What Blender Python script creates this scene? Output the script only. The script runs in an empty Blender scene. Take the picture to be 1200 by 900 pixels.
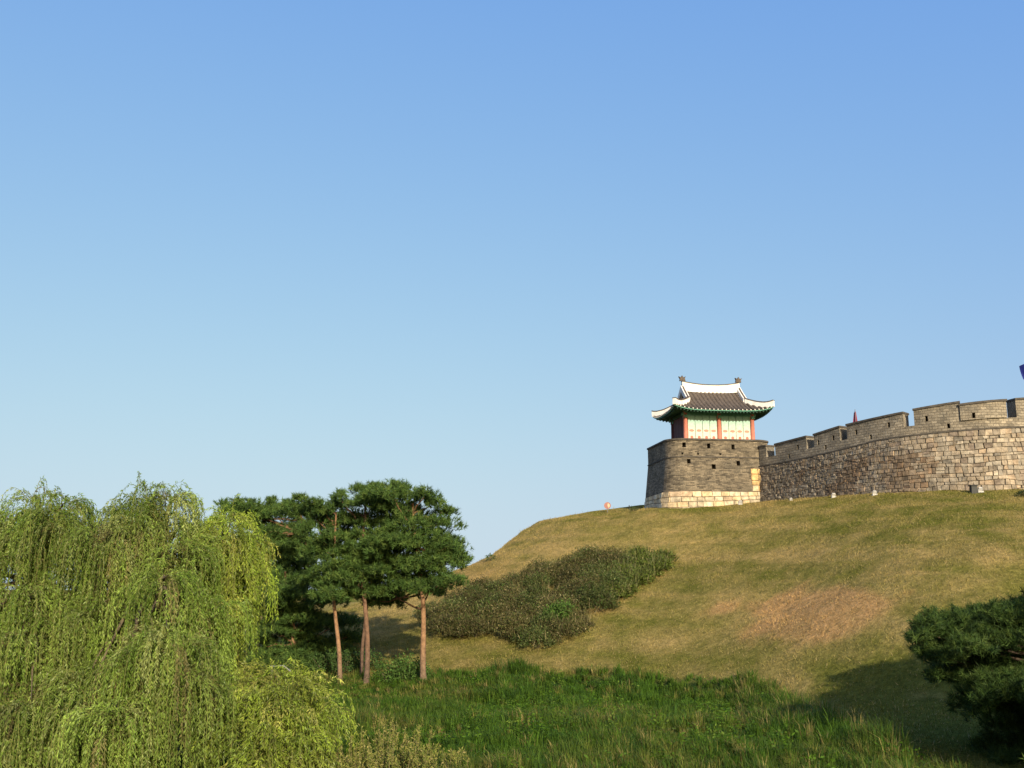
import bpy, math
import numpy as np
from mathutils import Vector

# ------------------------------------------------------------------ camera, sky, sun, exposure
SC = bpy.context.scene
R = math.radians
F = 1200.0                      # focal length in photo pixels (photo is 1200 x 900)
PITCH = math.atan(240.0 / F)    # horizon sits at photo row 690
SUN_AZ, SUN_EL = R(17), R(22)   # behind the camera, to the right, low

cam = bpy.data.objects.new("camera", bpy.data.cameras.new("camera"))
SC.collection.objects.link(cam)
cam.data.sensor_width = 36.0
cam.data.lens = 36.0
cam.data.clip_start = 0.1
cam.data.clip_end = 9000.0
cam.location = (0, 0, 0)
cam.rotation_euler = (math.pi / 2 + PITCH, 0, 0)
SC.camera = cam

world = bpy.data.worlds.new("World")
SC.world = world
world.use_nodes = True
wn, wl = world.node_tree.nodes, world.node_tree.links
wn.clear()
sky = wn.new("ShaderNodeTexSky")
sky.sky_type = 'NISHITA'
sky.sun_disc = False
sky.sun_elevation = SUN_EL
sky.sun_rotation = math.pi - SUN_AZ
sky.altitude = 0.0
# soften the last degrees above the horizon: look the sky up at sqrt(z^2 + 0.12^2)
tc = wn.new("ShaderNodeTexCoord"); sx = wn.new("ShaderNodeSeparateXYZ"); cx_ = wn.new("ShaderNodeCombineXYZ")
z2 = wn.new("ShaderNodeMath"); z2.operation = 'MULTIPLY_ADD'; z2.inputs[2].default_value = 0.0144
zr = wn.new("ShaderNodeMath"); zr.operation = 'SQRT'
wl.new(tc.outputs["Generated"], sx.inputs[0])
wl.new(sx.outputs[2], z2.inputs[0]); wl.new(sx.outputs[2], z2.inputs[1]); wl.new(z2.outputs[0], zr.inputs[0])
wl.new(sx.outputs[0], cx_.inputs[0]); wl.new(sx.outputs[1], cx_.inputs[1]); wl.new(zr.outputs[0], cx_.inputs[2])
wl.new(cx_.outputs[0], sky.inputs[0])
sky.air_density = 1.6
sky.dust_density = 2.5
sky.ozone_density = 7.0
bg = wn.new("ShaderNodeBackground")
bg.inputs["Strength"].default_value = 0.139
wo = wn.new("ShaderNodeOutputWorld")
gm = wn.new("ShaderNodeGamma")
gm.inputs["Gamma"].default_value = 0.85
wl.new(sky.outputs[0], gm.inputs[0])
gain = wn.new("ShaderNodeVectorMath"); gain.operation = 'MULTIPLY_ADD'   # hazy late-summer air: lift the blue, whiten the low sky
gain.inputs[1].default_value = (1.27, 0.87, 0.16)
gain.inputs[2].default_value = (-0.18, 0.37, 2.95)
wl.new(gm.outputs[0], gain.inputs[0])
wl.new(gain.outputs[0], bg.inputs[0])
wl.new(bg.outputs[0], wo.inputs[0])

sd = bpy.data.lights.new("sun", 'SUN')
sd.energy = 4.2
sd.angle = R(0.5)
sd.color = (1.0, 0.87, 0.66)
sun = bpy.data.objects.new("sun", sd)
SC.collection.objects.link(sun)
sdir = Vector((math.sin(SUN_AZ) * math.cos(SUN_EL), -math.cos(SUN_AZ) * math.cos(SUN_EL), math.sin(SUN_EL)))
sun.rotation_euler = sdir.to_track_quat('Z', 'Y').to_euler()
sun.location = sdir * 60

vs = SC.view_settings
vs.view_transform = 'Standard'
vs.look = 'None'
vs.exposure = 0.73
vs.gamma = 1.0
vs.use_curve_mapping = False
SC.cycles.max_bounces = 5
SC.cycles.diffuse_bounces = 3
SC.cycles.transmission_bounces = 3
SC.cycles.transparent_max_bounces = 4

rng = np.random.default_rng(7)

# ------------------------------------------------------------------ helpers
def ray(px, py):
    v = (450.0 - np.asarray(py, float)) / F
    cx, sx = math.cos(PITCH), math.sin(PITCH)
    y = cx - v * sx
    return (np.asarray(px, float) - 600.0) / F / y, (sx + v * cx) / y

def W(px, py, D):
    a, b = ray(px, py)
    return np.array([a * D, D, b * D], float)

def proj(p):
    p = np.asarray(p, float)
    cx, sx = math.cos(PITCH), math.sin(PITCH)
    d = p[..., 1] * cx + p[..., 2] * sx
    u = p[..., 2] * cx - p[..., 1] * sx
    d = np.maximum(d, 1e-3)
    return 600 + F * p[..., 0] / d, 450 - F * u / d

def hash2(ix, iy, seed):
    n = (ix * 374761393 + iy * 668265263 + seed * 974711) & 0x7fffffff
    n = ((n ^ (n >> 13)) * 1274126177) & 0x7fffffff
    return ((n ^ (n >> 16)) & 0xffff) / 65535.0

def vnoise(x, y, seed=0):
    x = np.asarray(x, float); y = np.asarray(y, float)
    ix = np.floor(x).astype(np.int64); iy = np.floor(y).astype(np.int64)
    fx = x - ix; fy = y - iy
    fx = fx * fx * (3 - 2 * fx); fy = fy * fy * (3 - 2 * fy)
    a = hash2(ix, iy, seed); b = hash2(ix + 1, iy, seed)
    c = hash2(ix, iy + 1, seed); d = hash2(ix + 1, iy + 1, seed)
    return (a * (1 - fx) + b * fx) * (1 - fy) + (c * (1 - fx) + d * fx) * fy

def fbm(x, y, seed=0, oct=4):
    s, a, t = 0.0, 1.0, 0.0
    for k in range(oct):
        s = s + a * vnoise(np.asarray(x) * 2 ** k, np.asarray(y) * 2 ** k, seed + k * 17)
        t += a; a *= 0.5
    return s / t

def sstep(a, b, x):
    t = np.clip((np.asarray(x, float) - a) / (b - a), 0, 1)
    return t * t * (3 - 2 * t)

def norm(v):
    return v / np.maximum(np.linalg.norm(v, axis=-1, keepdims=True), 1e-9)

def root_loc(o):
    p = np.zeros(3)
    while o is not None:
        p += np.array(o.location); o = o.parent
    return p

def tag(o, label=None, cat=None, group=None, kind=None):
    if label: o["label"] = label
    if cat: o["category"] = cat
    if group: o["group"] = group
    if kind: o["kind"] = kind
    return o

def thing(name, loc, label, cat, group=None, rotz=0.0):
    o = bpy.data.objects.new(name, None)
    o.empty_display_size = 0.3
    SC.collection.objects.link(o)
    o.location = tuple(float(c) for c in loc)
    o.rotation_euler = (0, 0, rotz)
    return tag(o, label, cat, group)

def mesh_np(name, verts, faces, mat, parent=None, col=None, uv=None, smooth=False, local=False, loc=None):
    """faces: an (n,k) array or a list of such arrays; col: per-vertex rgb; uv: per-vertex uv"""
    V = np.asarray(verts, float).reshape(-1, 3)
    if not isinstance(faces, (list, tuple)): faces = [faces]
    faces = [np.asarray(f, np.int32) for f in faces if len(f)]
    me = bpy.data.meshes.new(name)
    if parent is not None and not local:
        V = V - root_loc(parent)
    if loc is not None: V = V - np.asarray(loc)
    me.vertices.add(len(V))
    me.vertices.foreach_set("co", V.astype(np.float32).ravel())
    li = np.concatenate([f.ravel() for f in faces])
    tot = np.concatenate([np.full(len(f), f.shape[1], np.int32) for f in faces])
    st = np.concatenate([[0], np.cumsum(tot)[:-1]]).astype(np.int32)
    me.loops.add(len(li)); me.loops.foreach_set("vertex_index", li.astype(np.int32))
    me.polygons.add(len(tot)); me.polygons.foreach_set("loop_start", st)
    me.polygons.foreach_set("use_smooth", np.full(len(tot), bool(smooth)))
    if col is not None:
        ca = me.color_attributes.new("Col", 'FLOAT_COLOR', 'POINT')
        c4 = np.ones((len(V), 4), np.float32); c4[:, :3] = col
        ca.data.foreach_set("color", c4.ravel())
    if uv is not None:
        ul = me.uv_layers.new(name="UVMap")
        ul.data.foreach_set("uv", np.asarray(uv, np.float32)[li].ravel())
    me.update(calc_edges=True)
    me.validate()
    me.materials.append(mat)
    o = bpy.data.objects.new(name, me)
    SC.collection.objects.link(o)
    if parent is not None: o.parent = parent
    if loc is not None: o.location = tuple(float(c) for c in loc)
    return o

class MB:
    """collects verts / quads / tris of one mesh"""
    def __init__(s): s.v = []; s.f4 = []; s.f3 = []; s.c = []; s.uv = []; s.n = 0
    def add(s, v, f4=None, f3=None, c=None, uv=None):
        v = np.asarray(v, float).reshape(-1, 3)
        if f4 is not None and len(f4): s.f4.append(np.asarray(f4, np.int64).reshape(-1, 4) + s.n)
        if f3 is not None and len(f3): s.f3.append(np.asarray(f3, np.int64).reshape(-1, 3) + s.n)
        s.v.append(v)
        if c is not None: s.c.append(np.broadcast_to(np.asarray(c, float), (len(v), 3)))
        if uv is not None: s.uv.append(np.asarray(uv, float).reshape(-1, 2))
        s.n += len(v)
    def box(s, lo, hi, c=None, frame=None, taper=0.0):
        x0, y0, z0 = lo; x1, y1, z1 = hi
        t = taper
        v = np.array([[x0, y0, z0], [x1, y0, z0], [x1, y1, z0], [x0, y1, z0],
                      [x0 + t, y0 + t, z1], [x1 - t, y0 + t, z1], [x1 - t, y1 - t, z1], [x0 + t, y1 - t, z1]], float)
        if frame is not None: v = frame(v)
        s.add(v, f4=[[0, 3, 2, 1], [4, 5, 6, 7], [0, 1, 5, 4], [1, 2, 6, 5], [2, 3, 7, 6], [3, 0, 4, 7]], c=c)
    def tube(s, pts, rad, sides=8, c=None, caps=True):
        pts = np.asarray(pts, float); rad = np.broadcast_to(np.asarray(rad, float), (len(pts),))
        t = norm(np.gradient(pts, axis=0))
        ref = np.where(np.abs(t[:, 2:3]) > 0.9, np.array([[1., 0, 0]]), np.array([[0, 0, 1.]]))
        a = norm(np.cross(t, ref)); b = np.cross(t, a)
        th = np.linspace(0, 2 * np.pi, sides, endpoint=False)
        v = pts[:, None, :] + rad[:, None, None] * (a[:, None, :] * np.cos(th)[None, :, None] + b[:, None, :] * np.sin(th)[None, :, None])
        n = len(pts)
        i = np.arange(n - 1)[:, None] * sides; j = np.arange(sides)[None, :]; jn = (j + 1) % sides
        f = np.stack([i + j, i + jn, i + sides + jn, i + sides + j], -1).reshape(-1, 4)
        vv = v.reshape(-1, 3)
        f3 = None
        if caps:
            vv = np.vstack([vv, pts[:1], pts[-1:]])
            k = np.arange(sides)
            f3 = np.vstack([np.stack([np.full(sides, n * sides), k, (k + 1) % sides], -1),
                            np.stack([np.full(sides, n * sides + 1), (n - 1) * sides + (k + 1) % sides, (n - 1) * sides + k], -1)])
        s.add(vv, f4=f, f3=f3, c=c)
    def build(s, name, mat, parent=None, **k):
        fs = []
        if s.f4: fs.append(np.vstack(s.f4))
        if s.f3: fs.append(np.vstack(s.f3))
        return mesh_np(name, np.vstack(s.v), fs, mat, parent, col=np.vstack(s.c) if s.c else None,
                       uv=np.vstack(s.uv) if s.uv else None, **k)

# ------------------------------------------------------------------ materials
def new_mat(name):
    m = bpy.data.materials.new(name); m.use_nodes = True
    nt = m.node_tree; nt.nodes.clear()
    out = nt.nodes.new("ShaderNodeOutputMaterial")
    return m, nt, out

def N(nt, t, **kw):
    n = nt.nodes.new(t)
    for k, v in kw.items():
        if k in n.inputs: n.inputs[k].default_value = v
        else: setattr(n, k, v)
    return n

def mixrgb(nt, a, b, fac, mode='MIX'):
    n = nt.nodes.new("ShaderNodeMix"); n.data_type = 'RGBA'; n.blend_type = mode
    for sock, val in ((n.inputs[0], fac), (n.inputs[6], a), (n.inputs[7], b)):
        if hasattr(val, "is_output"): nt.links.new(val, sock)
        elif isinstance(val, (int, float)): sock.default_value = val
        else: sock.default_value = (*val, 1.0)
    return n.outputs[2]

def ramp(nt, src, stops):
    n = nt.nodes.new("ShaderNodeValToRGB")
    e = n.color_ramp.elements
    while len(e) < len(stops): e.new(0.5)
    for el, (p, c) in zip(e, stops):
        el.position = p; el.color = (*c, 1.0) if len(c) == 3 else c
    nt.links.new(src, n.inputs[0])
    return n.outputs[0]

def noise_fac(nt, scale, detail=4.0, rough=0.6, vec=None):
    n = N(nt, "ShaderNodeTexNoise"); n.inputs["Scale"].default_value = scale
    n.inputs["Detail"].default_value = detail; n.inputs["Roughness"].default_value = rough
    if vec is None:
        g = nt.nodes.new("ShaderNodeNewGeometry"); vec = g.outputs["Position"]
    nt.links.new(vec, n.inputs["Vector"])
    return n.outputs[0]

def bump(nt, h, strength, dist, target):
    b = N(nt, "ShaderNodeBump"); b.inputs["Strength"].default_value = strength; b.inputs["Distance"].default_value = dist
    nt.links.new(h, b.inputs["Height"]); nt.links.new(b.outputs[0], target.inputs["Normal"])

def mat_leaf(name, trans=0.35, gain=1.0, rough=0.6, tint=(1.0, 1.0, 0.6)):
    m, nt, out = new_mat(name)
    a = N(nt, "ShaderNodeAttribute", attribute_name="Col")
    d = N(nt, "ShaderNodeBsdfPrincipled"); d.inputs["Roughness"].default_value = rough
    d.inputs["Specular IOR Level"].default_value = 0.12
    nt.links.new(a.outputs["Color"], d.inputs["Base Color"])
    t = N(nt, "ShaderNodeBsdfTranslucent")
    nt.links.new(mixrgb(nt, a.outputs["Color"], tint, 1.0, 'MULTIPLY'), t.inputs["Color"])
    mx = N(nt, "ShaderNodeMixShader"); mx.inputs[0].default_value = trans
    nt.links.new(d.outputs[0], mx.inputs[1]); nt.links.new(t.outputs[0], mx.inputs[2])
    nt.links.new(mx.outputs[0], out.inputs[0])
    return m

def mat_col(name, rough=0.85, nscale=3.0, namt=0.5, bumpd=0.03, nscale2=14.0):
    """vertex colour x noise"""
    m, nt, out = new_mat(name)
    a = N(nt, "ShaderNodeAttribute", attribute_name="Col")
    n1 = noise_fac(nt, nscale, 6.0, 0.65)
    n2 = noise_fac(nt, nscale2, 3.0, 0.6)
    lo, hi = 1 - namt, 1 + namt
    r1 = ramp(nt, n1, [(0.28, (lo, lo, lo)), (0.72, (hi, hi, hi))])
    c = mixrgb(nt, a.outputs["Color"], r1, 1.0, 'MULTIPLY')
    p = N(nt, "ShaderNodeBsdfPrincipled"); p.inputs["Roughness"].default_value = rough
    p.inputs["Specular IOR Level"].default_value = 0.2
    nt.links.new(c, p.inputs["Base Color"])
    if bumpd: bump(nt, n2, 0.8, bumpd, p)
    nt.links.new(p.outputs[0], out.inputs[0])
    return m

def mat_plain(name, c, rough=0.7, namt=0.25, nscale=4.0, bumpd=0.0):
    m, nt, out = new_mat(name)
    n1 = noise_fac(nt, nscale, 5.0, 0.6)
    lo = tuple(x * (1 - namt) for x in c); hi = tuple(min(1, x * (1 + namt)) for x in c)
    col = ramp(nt, n1, [(0.3, lo), (0.7, hi)])
    p = N(nt, "ShaderNodeBsdfPrincipled"); p.inputs["Roughness"].default_value = rough
    p.inputs["Specular IOR Level"].default_value = 0.25
    nt.links.new(col, p.inputs["Base Color"])
    if bumpd: bump(nt, n1, 0.7, bumpd, p)
    nt.links.new(p.outputs[0], out.inputs[0])
    return m

def mat_brick(name, c1, c2, mortar, bw, rh, ms, blotch=((0.52, 0.53, 0.55), (1.38, 1.32, 1.25)), bscale=0.9, bumpd=0.03):
    m, nt, out = new_mat(name)
    u = N(nt, "ShaderNodeUVMap"); u.uv_map = "UVMap"
    nz = N(nt, "ShaderNodeTexNoise"); nz.inputs["Scale"].default_value = 1.3
    nt.links.new(u.outputs[0], nz.inputs["Vector"])
    off = N(nt, "ShaderNodeVectorMath", operation='SCALE'); off.inputs["Scale"].default_value = rh * 0.6
    nt.links.new(nz.outputs["Color"], off.inputs[0])
    ad = N(nt, "ShaderNodeVectorMath", operation='ADD')
    nt.links.new(u.outputs[0], ad.inputs[0]); nt.links.new(off.outputs[0], ad.inputs[1])
    b = N(nt, "ShaderNodeTexBrick")
    b.inputs["Color1"].default_value = (*c1, 1); b.inputs["Color2"].default_value = (*c2, 1); b.inputs["Mortar"].default_value = (*mortar, 1)
    b.inputs["Scale"].default_value = 1.0; b.inputs["Mortar Size"].default_value = ms
    b.inputs["Brick Width"].default_value = bw; b.inputs["Row Height"].default_value = rh
    b.inputs["Mortar Smooth"].default_value = 0.3
    nt.links.new(ad.outputs[0], b.inputs["Vector"])
    n1 = noise_fac(nt, bscale, 6.0, 0.7)
    n3 = noise_fac(nt, 9.0, 3.0, 0.7)
    c = mixrgb(nt, b.outputs["Color"], ramp(nt, n1, [(0.3, blotch[0]), (0.7, blotch[1])]), 1.0, 'MULTIPLY')
    c = mixrgb(nt, c, ramp(nt, n3, [(0.3, (0.6, 0.6, 0.6)), (0.7, (1.35, 1.35, 1.35))]), 0.8, 'MULTIPLY')
    p = N(nt, "ShaderNodeBsdfPrincipled"); p.inputs["Roughness"].default_value = 0.9
    p.inputs["Specular IOR Level"].default_value = 0.15
    nt.links.new(c, p.inputs["Base Color"])
    h = N(nt, "ShaderNodeMath", operation='SUBTRACT')
    nt.links.new(n3, h.inputs[0]); nt.links.new(b.outputs["Fac"], h.inputs[1])
    bump(nt, h.outputs[0], 0.8, bumpd, p)
    nt.links.new(p.outputs[0], out.inputs[0])
    return m

M_GRASSLEAF = mat_leaf("grass_blades", 0.3)
M_WILLOW = mat_leaf("willow_leaves", 0.38, tint=(1.15, 1.1, 0.5))
M_PINE = mat_leaf("pine_needles", 0.15)
M_SHRUB = mat_leaf("shrub_leaves", 0.25)
M_STONE = mat_col("wall_stone", 0.9, 2.6, 0.55, 0.07, 6.0)
M_BARK = mat_col("bark", 0.95, 5.0, 0.45, 0.04, 16.0)
M_MORTAR = mat_plain("mortar_joints", (0.17, 0.14, 0.10), 0.95, 0.3, 3.0)
M_BRICK = mat_brick("bastion_brick", (0.235, 0.200, 0.145), (0.082, 0.070, 0.053), (0.16, 0.14, 0.105), 0.38, 0.11, 0.012)
M_BLOCK = mat_brick("parapet_blocks", (0.285, 0.255, 0.20), (0.18, 0.16, 0.125), (0.14, 0.122, 0.098), 0.42, 0.20, 0.02, bscale=0.7)
M_COPING = mat_plain("coping_tiles", (0.075, 0.066, 0.055), 0.9, 0.4, 3.0, 0.02)
M_FLOOR = mat_plain("bastion_floor", (0.25, 0.22, 0.17), 0.95, 0.2, 2.0)
M_PLASTER = mat_plain("white_plaster", (0.70, 0.68, 0.64), 0.85, 0.16, 2.5)
M_TILE = mat_plain("roof_tile", (0.095, 0.076, 0.060), 0.8, 0.35, 3.5, 0.01)
M_TILEEND = mat_plain("tile_end_mortar", (0.55, 0.53, 0.48), 0.85, 0.1, 3.0)
M_GREEN = mat_plain("painted_green", (0.10, 0.26, 0.19), 0.7, 0.3, 5.0)
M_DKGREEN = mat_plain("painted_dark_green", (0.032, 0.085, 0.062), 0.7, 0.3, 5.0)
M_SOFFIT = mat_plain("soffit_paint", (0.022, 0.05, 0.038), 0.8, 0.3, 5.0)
M_RED = mat_plain("painted_red", (0.46, 0.165, 0.115), 0.65, 0.15, 3.0)
M_SHADERED = mat_plain("shaded_red_wood", (0.09, 0.03, 0.03), 0.7, 0.3, 3.0)  # red darkened for rear columns and side panels, their shade put into the colour
M_METAL = mat_plain("grey_metal", (0.17, 0.17, 0.17), 0.5, 0.1, 3.0)
M_WHITE = mat_plain("white_paint", (0.42, 0.41, 0.39), 0.6, 0.06, 3.0)
M_DARK = mat_plain("dark_housing", (0.03, 0.032, 0.03), 0.6, 0.2, 3.0)
M_BLUE = mat_plain("blue_cloth", (0.012, 0.02, 0.16), 0.9, 0.2, 3.0)
M_PURPLE = mat_plain("crimson_cloth", (0.20, 0.035, 0.07), 0.9, 0.2, 3.0)
M_SIGNRED = mat_plain("sign_red", (0.27, 0.12, 0.10), 0.5, 0.1, 3.0)
M_SIGNCREAM = mat_plain("sign_cream", (0.50, 0.38, 0.25), 0.5, 0.1, 3.0)

def mat_shutter():
    m, nt, out = new_mat("painted_shutter")
    u = N(nt, "ShaderNodeUVMap"); u.uv_map = "UVMap"
    sp = N(nt, "ShaderNodeSeparateXYZ"); nt.links.new(u.outputs[0], sp.inputs[0])
    base = ramp(nt, sp.outputs[1], [(0.0, (0.55, 0.53, 0.44)), (0.50, (0.52, 0.53, 0.45)), (0.74, (0.36, 0.49, 0.42)), (1.0, (0.19, 0.38, 0.31))])
    n1 = noise_fac(nt, 6.0, 3.0, 0.6)
    base = mixrgb(nt, base, ramp(nt, n1, [(0.3, (0.85, 0.85, 0.82)), (0.7, (1.1, 1.1, 1.1))]), 1.0, 'MULTIPLY')
    def dot(cx, cy, rx, ry):
        a = N(nt, "ShaderNodeMath", operation='SUBTRACT'); nt.links.new(sp.outputs[0], a.inputs[0]); a.inputs[1].default_value = cx
        a2 = N(nt, "ShaderNodeMath", operation='DIVIDE'); nt.links.new(a.outputs[0], a2.inputs[0]); a2.inputs[1].default_value = rx
        b = N(nt, "ShaderNodeMath", operation='SUBTRACT'); nt.links.new(sp.outputs[1], b.inputs[0]); b.inputs[1].default_value = cy
        b2 = N(nt, "ShaderNodeMath", operation='DIVIDE'); nt.links.new(b.outputs[0], b2.inputs[0]); b2.inputs[1].default_value = ry
        x2 = N(nt, "ShaderNodeMath", operation='MULTIPLY'); nt.links.new(a2.outputs[0], x2.inputs[0]); nt.links.new(a2.outputs[0], x2.inputs[1])
        y2 = N(nt, "ShaderNodeMath", operation='MULTIPLY_ADD'); nt.links.new(b2.outputs[0], y2.inputs[0]); nt.links.new(b2.outputs[0], y2.inputs[1]); nt.links.new(x2.outputs[0], y2.inputs[2])
        c = N(nt, "ShaderNodeMath", operation='LESS_THAN'); nt.links.new(y2.outputs[0], c.inputs[0]); c.inputs[1].default_value = 1.0
        return c.outputs[0]
    base = mixrgb(nt, base, (0.48, 0.13, 0.09), dot(0.5, 0.40, 0.22, 0.04))
    base = mixrgb(nt, base, (0.50, 0.20, 0.14), dot(0.5, 0.58, 0.36, 0.035))
    p = N(nt, "ShaderNodeBsdfPrincipled"); p.inputs["Roughness"].default_value = 0.7
    nt.links.new(base, p.inputs["Base Color"]); nt.links.new(p.outputs[0], out.inputs[0])
    return m
M_SHUTTER = mat_shutter()

# ------------------------------------------------------------------ terrain
def C3(px, py, D): return tuple(W(px, py, D))
WALL_PX = [  # px, depth, foot row, string-course row   (curtain wall, from the bastion to beyond the frame)
    (886, 89.4, 587.5, 548.2), (915, 86.6, 586.0, 543.2), (950, 83.4, 583.0, 536.2), (988, 80.4, 580.0, 527.2), (1030, 77.6, 577.5, 516.7),
    (1068, 75.6, 576.0, 511.2), (1120, 73.9, 575.0, 506.2), (1164, 73.2, 574.0, 502.7), (1200, 73.6, 572.5, 501.2), (1260, 74.6, 571.0, 499.2), (1340, 76.4, 570.0, 498.2)]
ctrl = [C3(p, f, d) for p, d, f, s in WALL_PX]
ctrl += [C3(*c) for c in [
    (632, 611.5, 96.5), (660, 607, 96), (616, 620.5, 96), (690, 603, 95), (735, 599, 94), (770, 597, 88), (820, 593.5, 88.5), (600, 633, 95), (572, 655, 93), (548, 665, 90), (548, 684, 102), (600, 650, 104), (572, 670, 103), (632, 624, 108), (500, 705, 98), (616, 637, 106), (680, 612, 110),
    (500, 684, 86), (450, 700, 82), (400, 716, 78), (340, 730, 76),
    (700, 668, 75), (600, 683, 76), (780, 655, 76), (900, 651, 70), (1000, 646, 63), (1100, 650, 57), (1200, 655, 54), (1300, 655, 54),
    (700, 725, 65), (600, 735, 66), (900, 720, 59), (1000, 715, 53), (1100, 735, 48), (1200, 750, 46), (1300, 750, 46),
    (500, 796, 58), (440, 799, 58), (400, 800, 58), (340, 790, 62), (600, 790, 57), (700, 792, 56), (800, 795, 54), (900, 802, 50), (1000, 812, 46), (1100, 835, 40), (1200, 850, 37), (1300, 850, 37),
    (600, 850, 38), (300, 850, 38), (900, 850, 38), (600, 905, 28), (300, 905, 28), (0, 905, 28), (900, 905, 28), (1200, 905, 28), (0, 830, 46)]]
ctrl += [(0, 12, -4.3), (-14, 12, -4.3), (14, 12, -4.2), (0, 0, -1.8), (-14, 0, -1.9), (14, 0, -1.8), (0, -12, -1.7), (30, 14, -3.6), (-30, 14, -4.6),
         (-60, 60, -6), (-60, 100, -6.5), (-34, 92, -5.0), (-40, 140, -6.5), (-12, 118, -4.5), (0, 145, -2), (12, 122, 4.5), (40, 105, 8.6), (40, 150, 8), (80, 90, 8.2), (95, 50, 3), (80, 15, -2), (-60, 20, -5.5), (-40, -15, -2.5), (60, -10, -2)]
ctrl = np.array(ctrl)
def tps_fit(P):
    n = len(P); d = np.linalg.norm(P[:, None, :2] - P[None, :, :2], axis=-1)
    K = np.where(d > 0, d * d * np.log(np.maximum(d, 1e-9)), 0) + np.eye(n) * 0.6
    Q = np.hstack([np.ones((n, 1)), P[:, :2]])
    A = np.block([[K, Q], [Q.T, np.zeros((3, 3))]])
    return np.linalg.solve(A, np.concatenate([P[:, 2], np.zeros(3)]))
tw = tps_fit(ctrl)
GX0, GX1, GY0, GY1, GS = -80.0, 110.0, -20.0, 160.0, 0.5
gx = np.arange(GX0, GX1 + 1e-6, GS); gy = np.arange(GY0, GY1 + 1e-6, GS)
def tps_eval(x, y):
    out = tw[-3] + tw[-2] * x + tw[-1] * y
    for i in range(len(ctrl)):
        d2 = (x - ctrl[i, 0]) ** 2 + (y - ctrl[i, 1]) ** 2
        out = out + tw[i] * 0.5 * d2 * np.log(np.maximum(d2, 1e-12))
    return out
GXX, GYY = np.meshgrid(gx, gy)
GZ = tps_eval(GXX, GYY)
GZ += (fbm(GXX / 5.0, GYY / 5.0, 3) - 0.5) * 0.35 + (fbm(GXX / 1.4, GYY / 1.4, 9, 2) - 0.5) * 0.10
GZ += 0.10 * (np.abs(np.mod(GZ * 1.05 + 1.3 * fbm(GXX / 14.0, GYY / 14.0, 13), 1.0) - 0.5) - 0.25) * 2 * sstep(-4.2, -3.0, GZ) * sstep(7.0, 6.0, GZ)
def gz(x, y):
    x = np.asarray(x, float); y = np.asarray(y, float)
    cx = np.clip(x, GX0, GX1 - 1e-3); cy = np.clip(y, GY0, GY1 - 1e-3)
    fx = (cx - GX0) / GS; fy = (cy - GY0) / GS
    i = np.minimum(fx.astype(int), len(gx) - 2); j = np.minimum(fy.astype(int), len(gy) - 2)
    fx = fx - i; fy = fy - j
    z = (GZ[j, i] * (1 - fx) + GZ[j, i + 1] * fx) * (1 - fy) + (GZ[j + 1, i] * (1 - fx) + GZ[j + 1, i + 1] * fx) * fy
    dist = np.hypot(x - cx, y - cy)
    k = sstep(0, 220, dist)
    return z * (1 - k) + (-8.0) * k
def hit(px, py, d0=20.0, d1=130.0):
    D = np.arange(d0, d1, 0.1)
    a, b = ray(px, py)
    below = b * D < gz(a * D, D)
    i = int(np.argmax(below)) if below.any() else len(D) - 1
    return np.array([a * D[i], D[i], float(gz(a * D[i], D[i]))])

def dryness(x, y):
    """0 green .. 1 straw, plus a reddish-dry amount"""
    z = gz(x, y)
    px, py = proj(np.stack([x, y, z], -1))
    d = (fbm(x / 6.0 + 3, y / 9.0, 21) - .5) * 0.8 + (fbm(x / 1.3, y / 1.8, 33) - .5) * 1.2 + 0.42
    d = d + 0.45 * (fbm(x / 8.0 + y / 20.0, z * 5.0, 63, 2) - 0.5)
    wz_ = z + .5 * (fbm(x / 9.0, y / 9.0, 14) - .5)
    for zl, th, am in ((0.9, .07, .5), (2.05, .09, .6), (2.35, .05, .4), (3.3, .06, .45), (4.3, .08, .5), (5.0, .05, .4), (5.6, .07, .5)):
        d = d + am * np.exp(-((wz_ - zl) / th) ** 2) * sstep(.35, .6, fbm(x / 5.0, y / 5.0 + zl * 7, 15, 2))
    d = d - 0.5 * sstep(930, 1000, px) * sstep(745, 790, py)
    d = d + 0.28 * np.exp(-(((px - 640) / 110) ** 2 + ((py - 640) / 30) ** 2))
    d = d + 0.18 * np.exp(-(((px - 900) / 230) ** 2 + ((py - 655) / 28) ** 2))
    d = d + 0.55 * (fbm(x / 11.0, z * 2.4, 61, 3) - 0.5)
    d = d - 0.35 * np.exp(-(((px - 820) / 220) ** 2 + ((py - 775) / 26) ** 2))
    d = d - 0.06 * np.exp(-(((px - 960) / 260) ** 2 + ((py - 600) / 14) ** 2))
    d = d - 0.18 * np.exp(-(((px - 880) / 250) ** 2 + ((py - 675 - (px - 880) * 0.05) / 7) ** 2))
    q = np.hypot((px - 965) / 125, (py - 720) / 46) + (fbm(x / 2.5, y / 2.5, 55) - 0.5) * 1.1
    red = sstep(.22, .78, (1 - sstep(0.40, 1.2, q)) * .75 + (fbm(x / 1.2, y / 1.6, 57, 3) - .5) * .6)
    q2 = np.hypot((px - 560) / 70, (py - 680) / 34)
    red = np.maximum(red, 0.3 * (1 - sstep(0.3, 1.2, q2)))
    return np.clip(d, 0, 1), np.clip(red, 0, 1)
C_GREEN = np.array([0.128, 0.130, 0.027]); C_STRAW = np.array([0.325, 0.243, 0.092]); C_RED = np.array([0.40, 0.245, 0.105])
def lawn_col(x, y):
    d, r = dryness(x, y)
    c = C_GREEN * (1 - d[..., None]) + C_STRAW * d[..., None]
    return c * (1 - 0.88 * r[..., None]) + C_RED * 0.88 * r[..., None]

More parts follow.
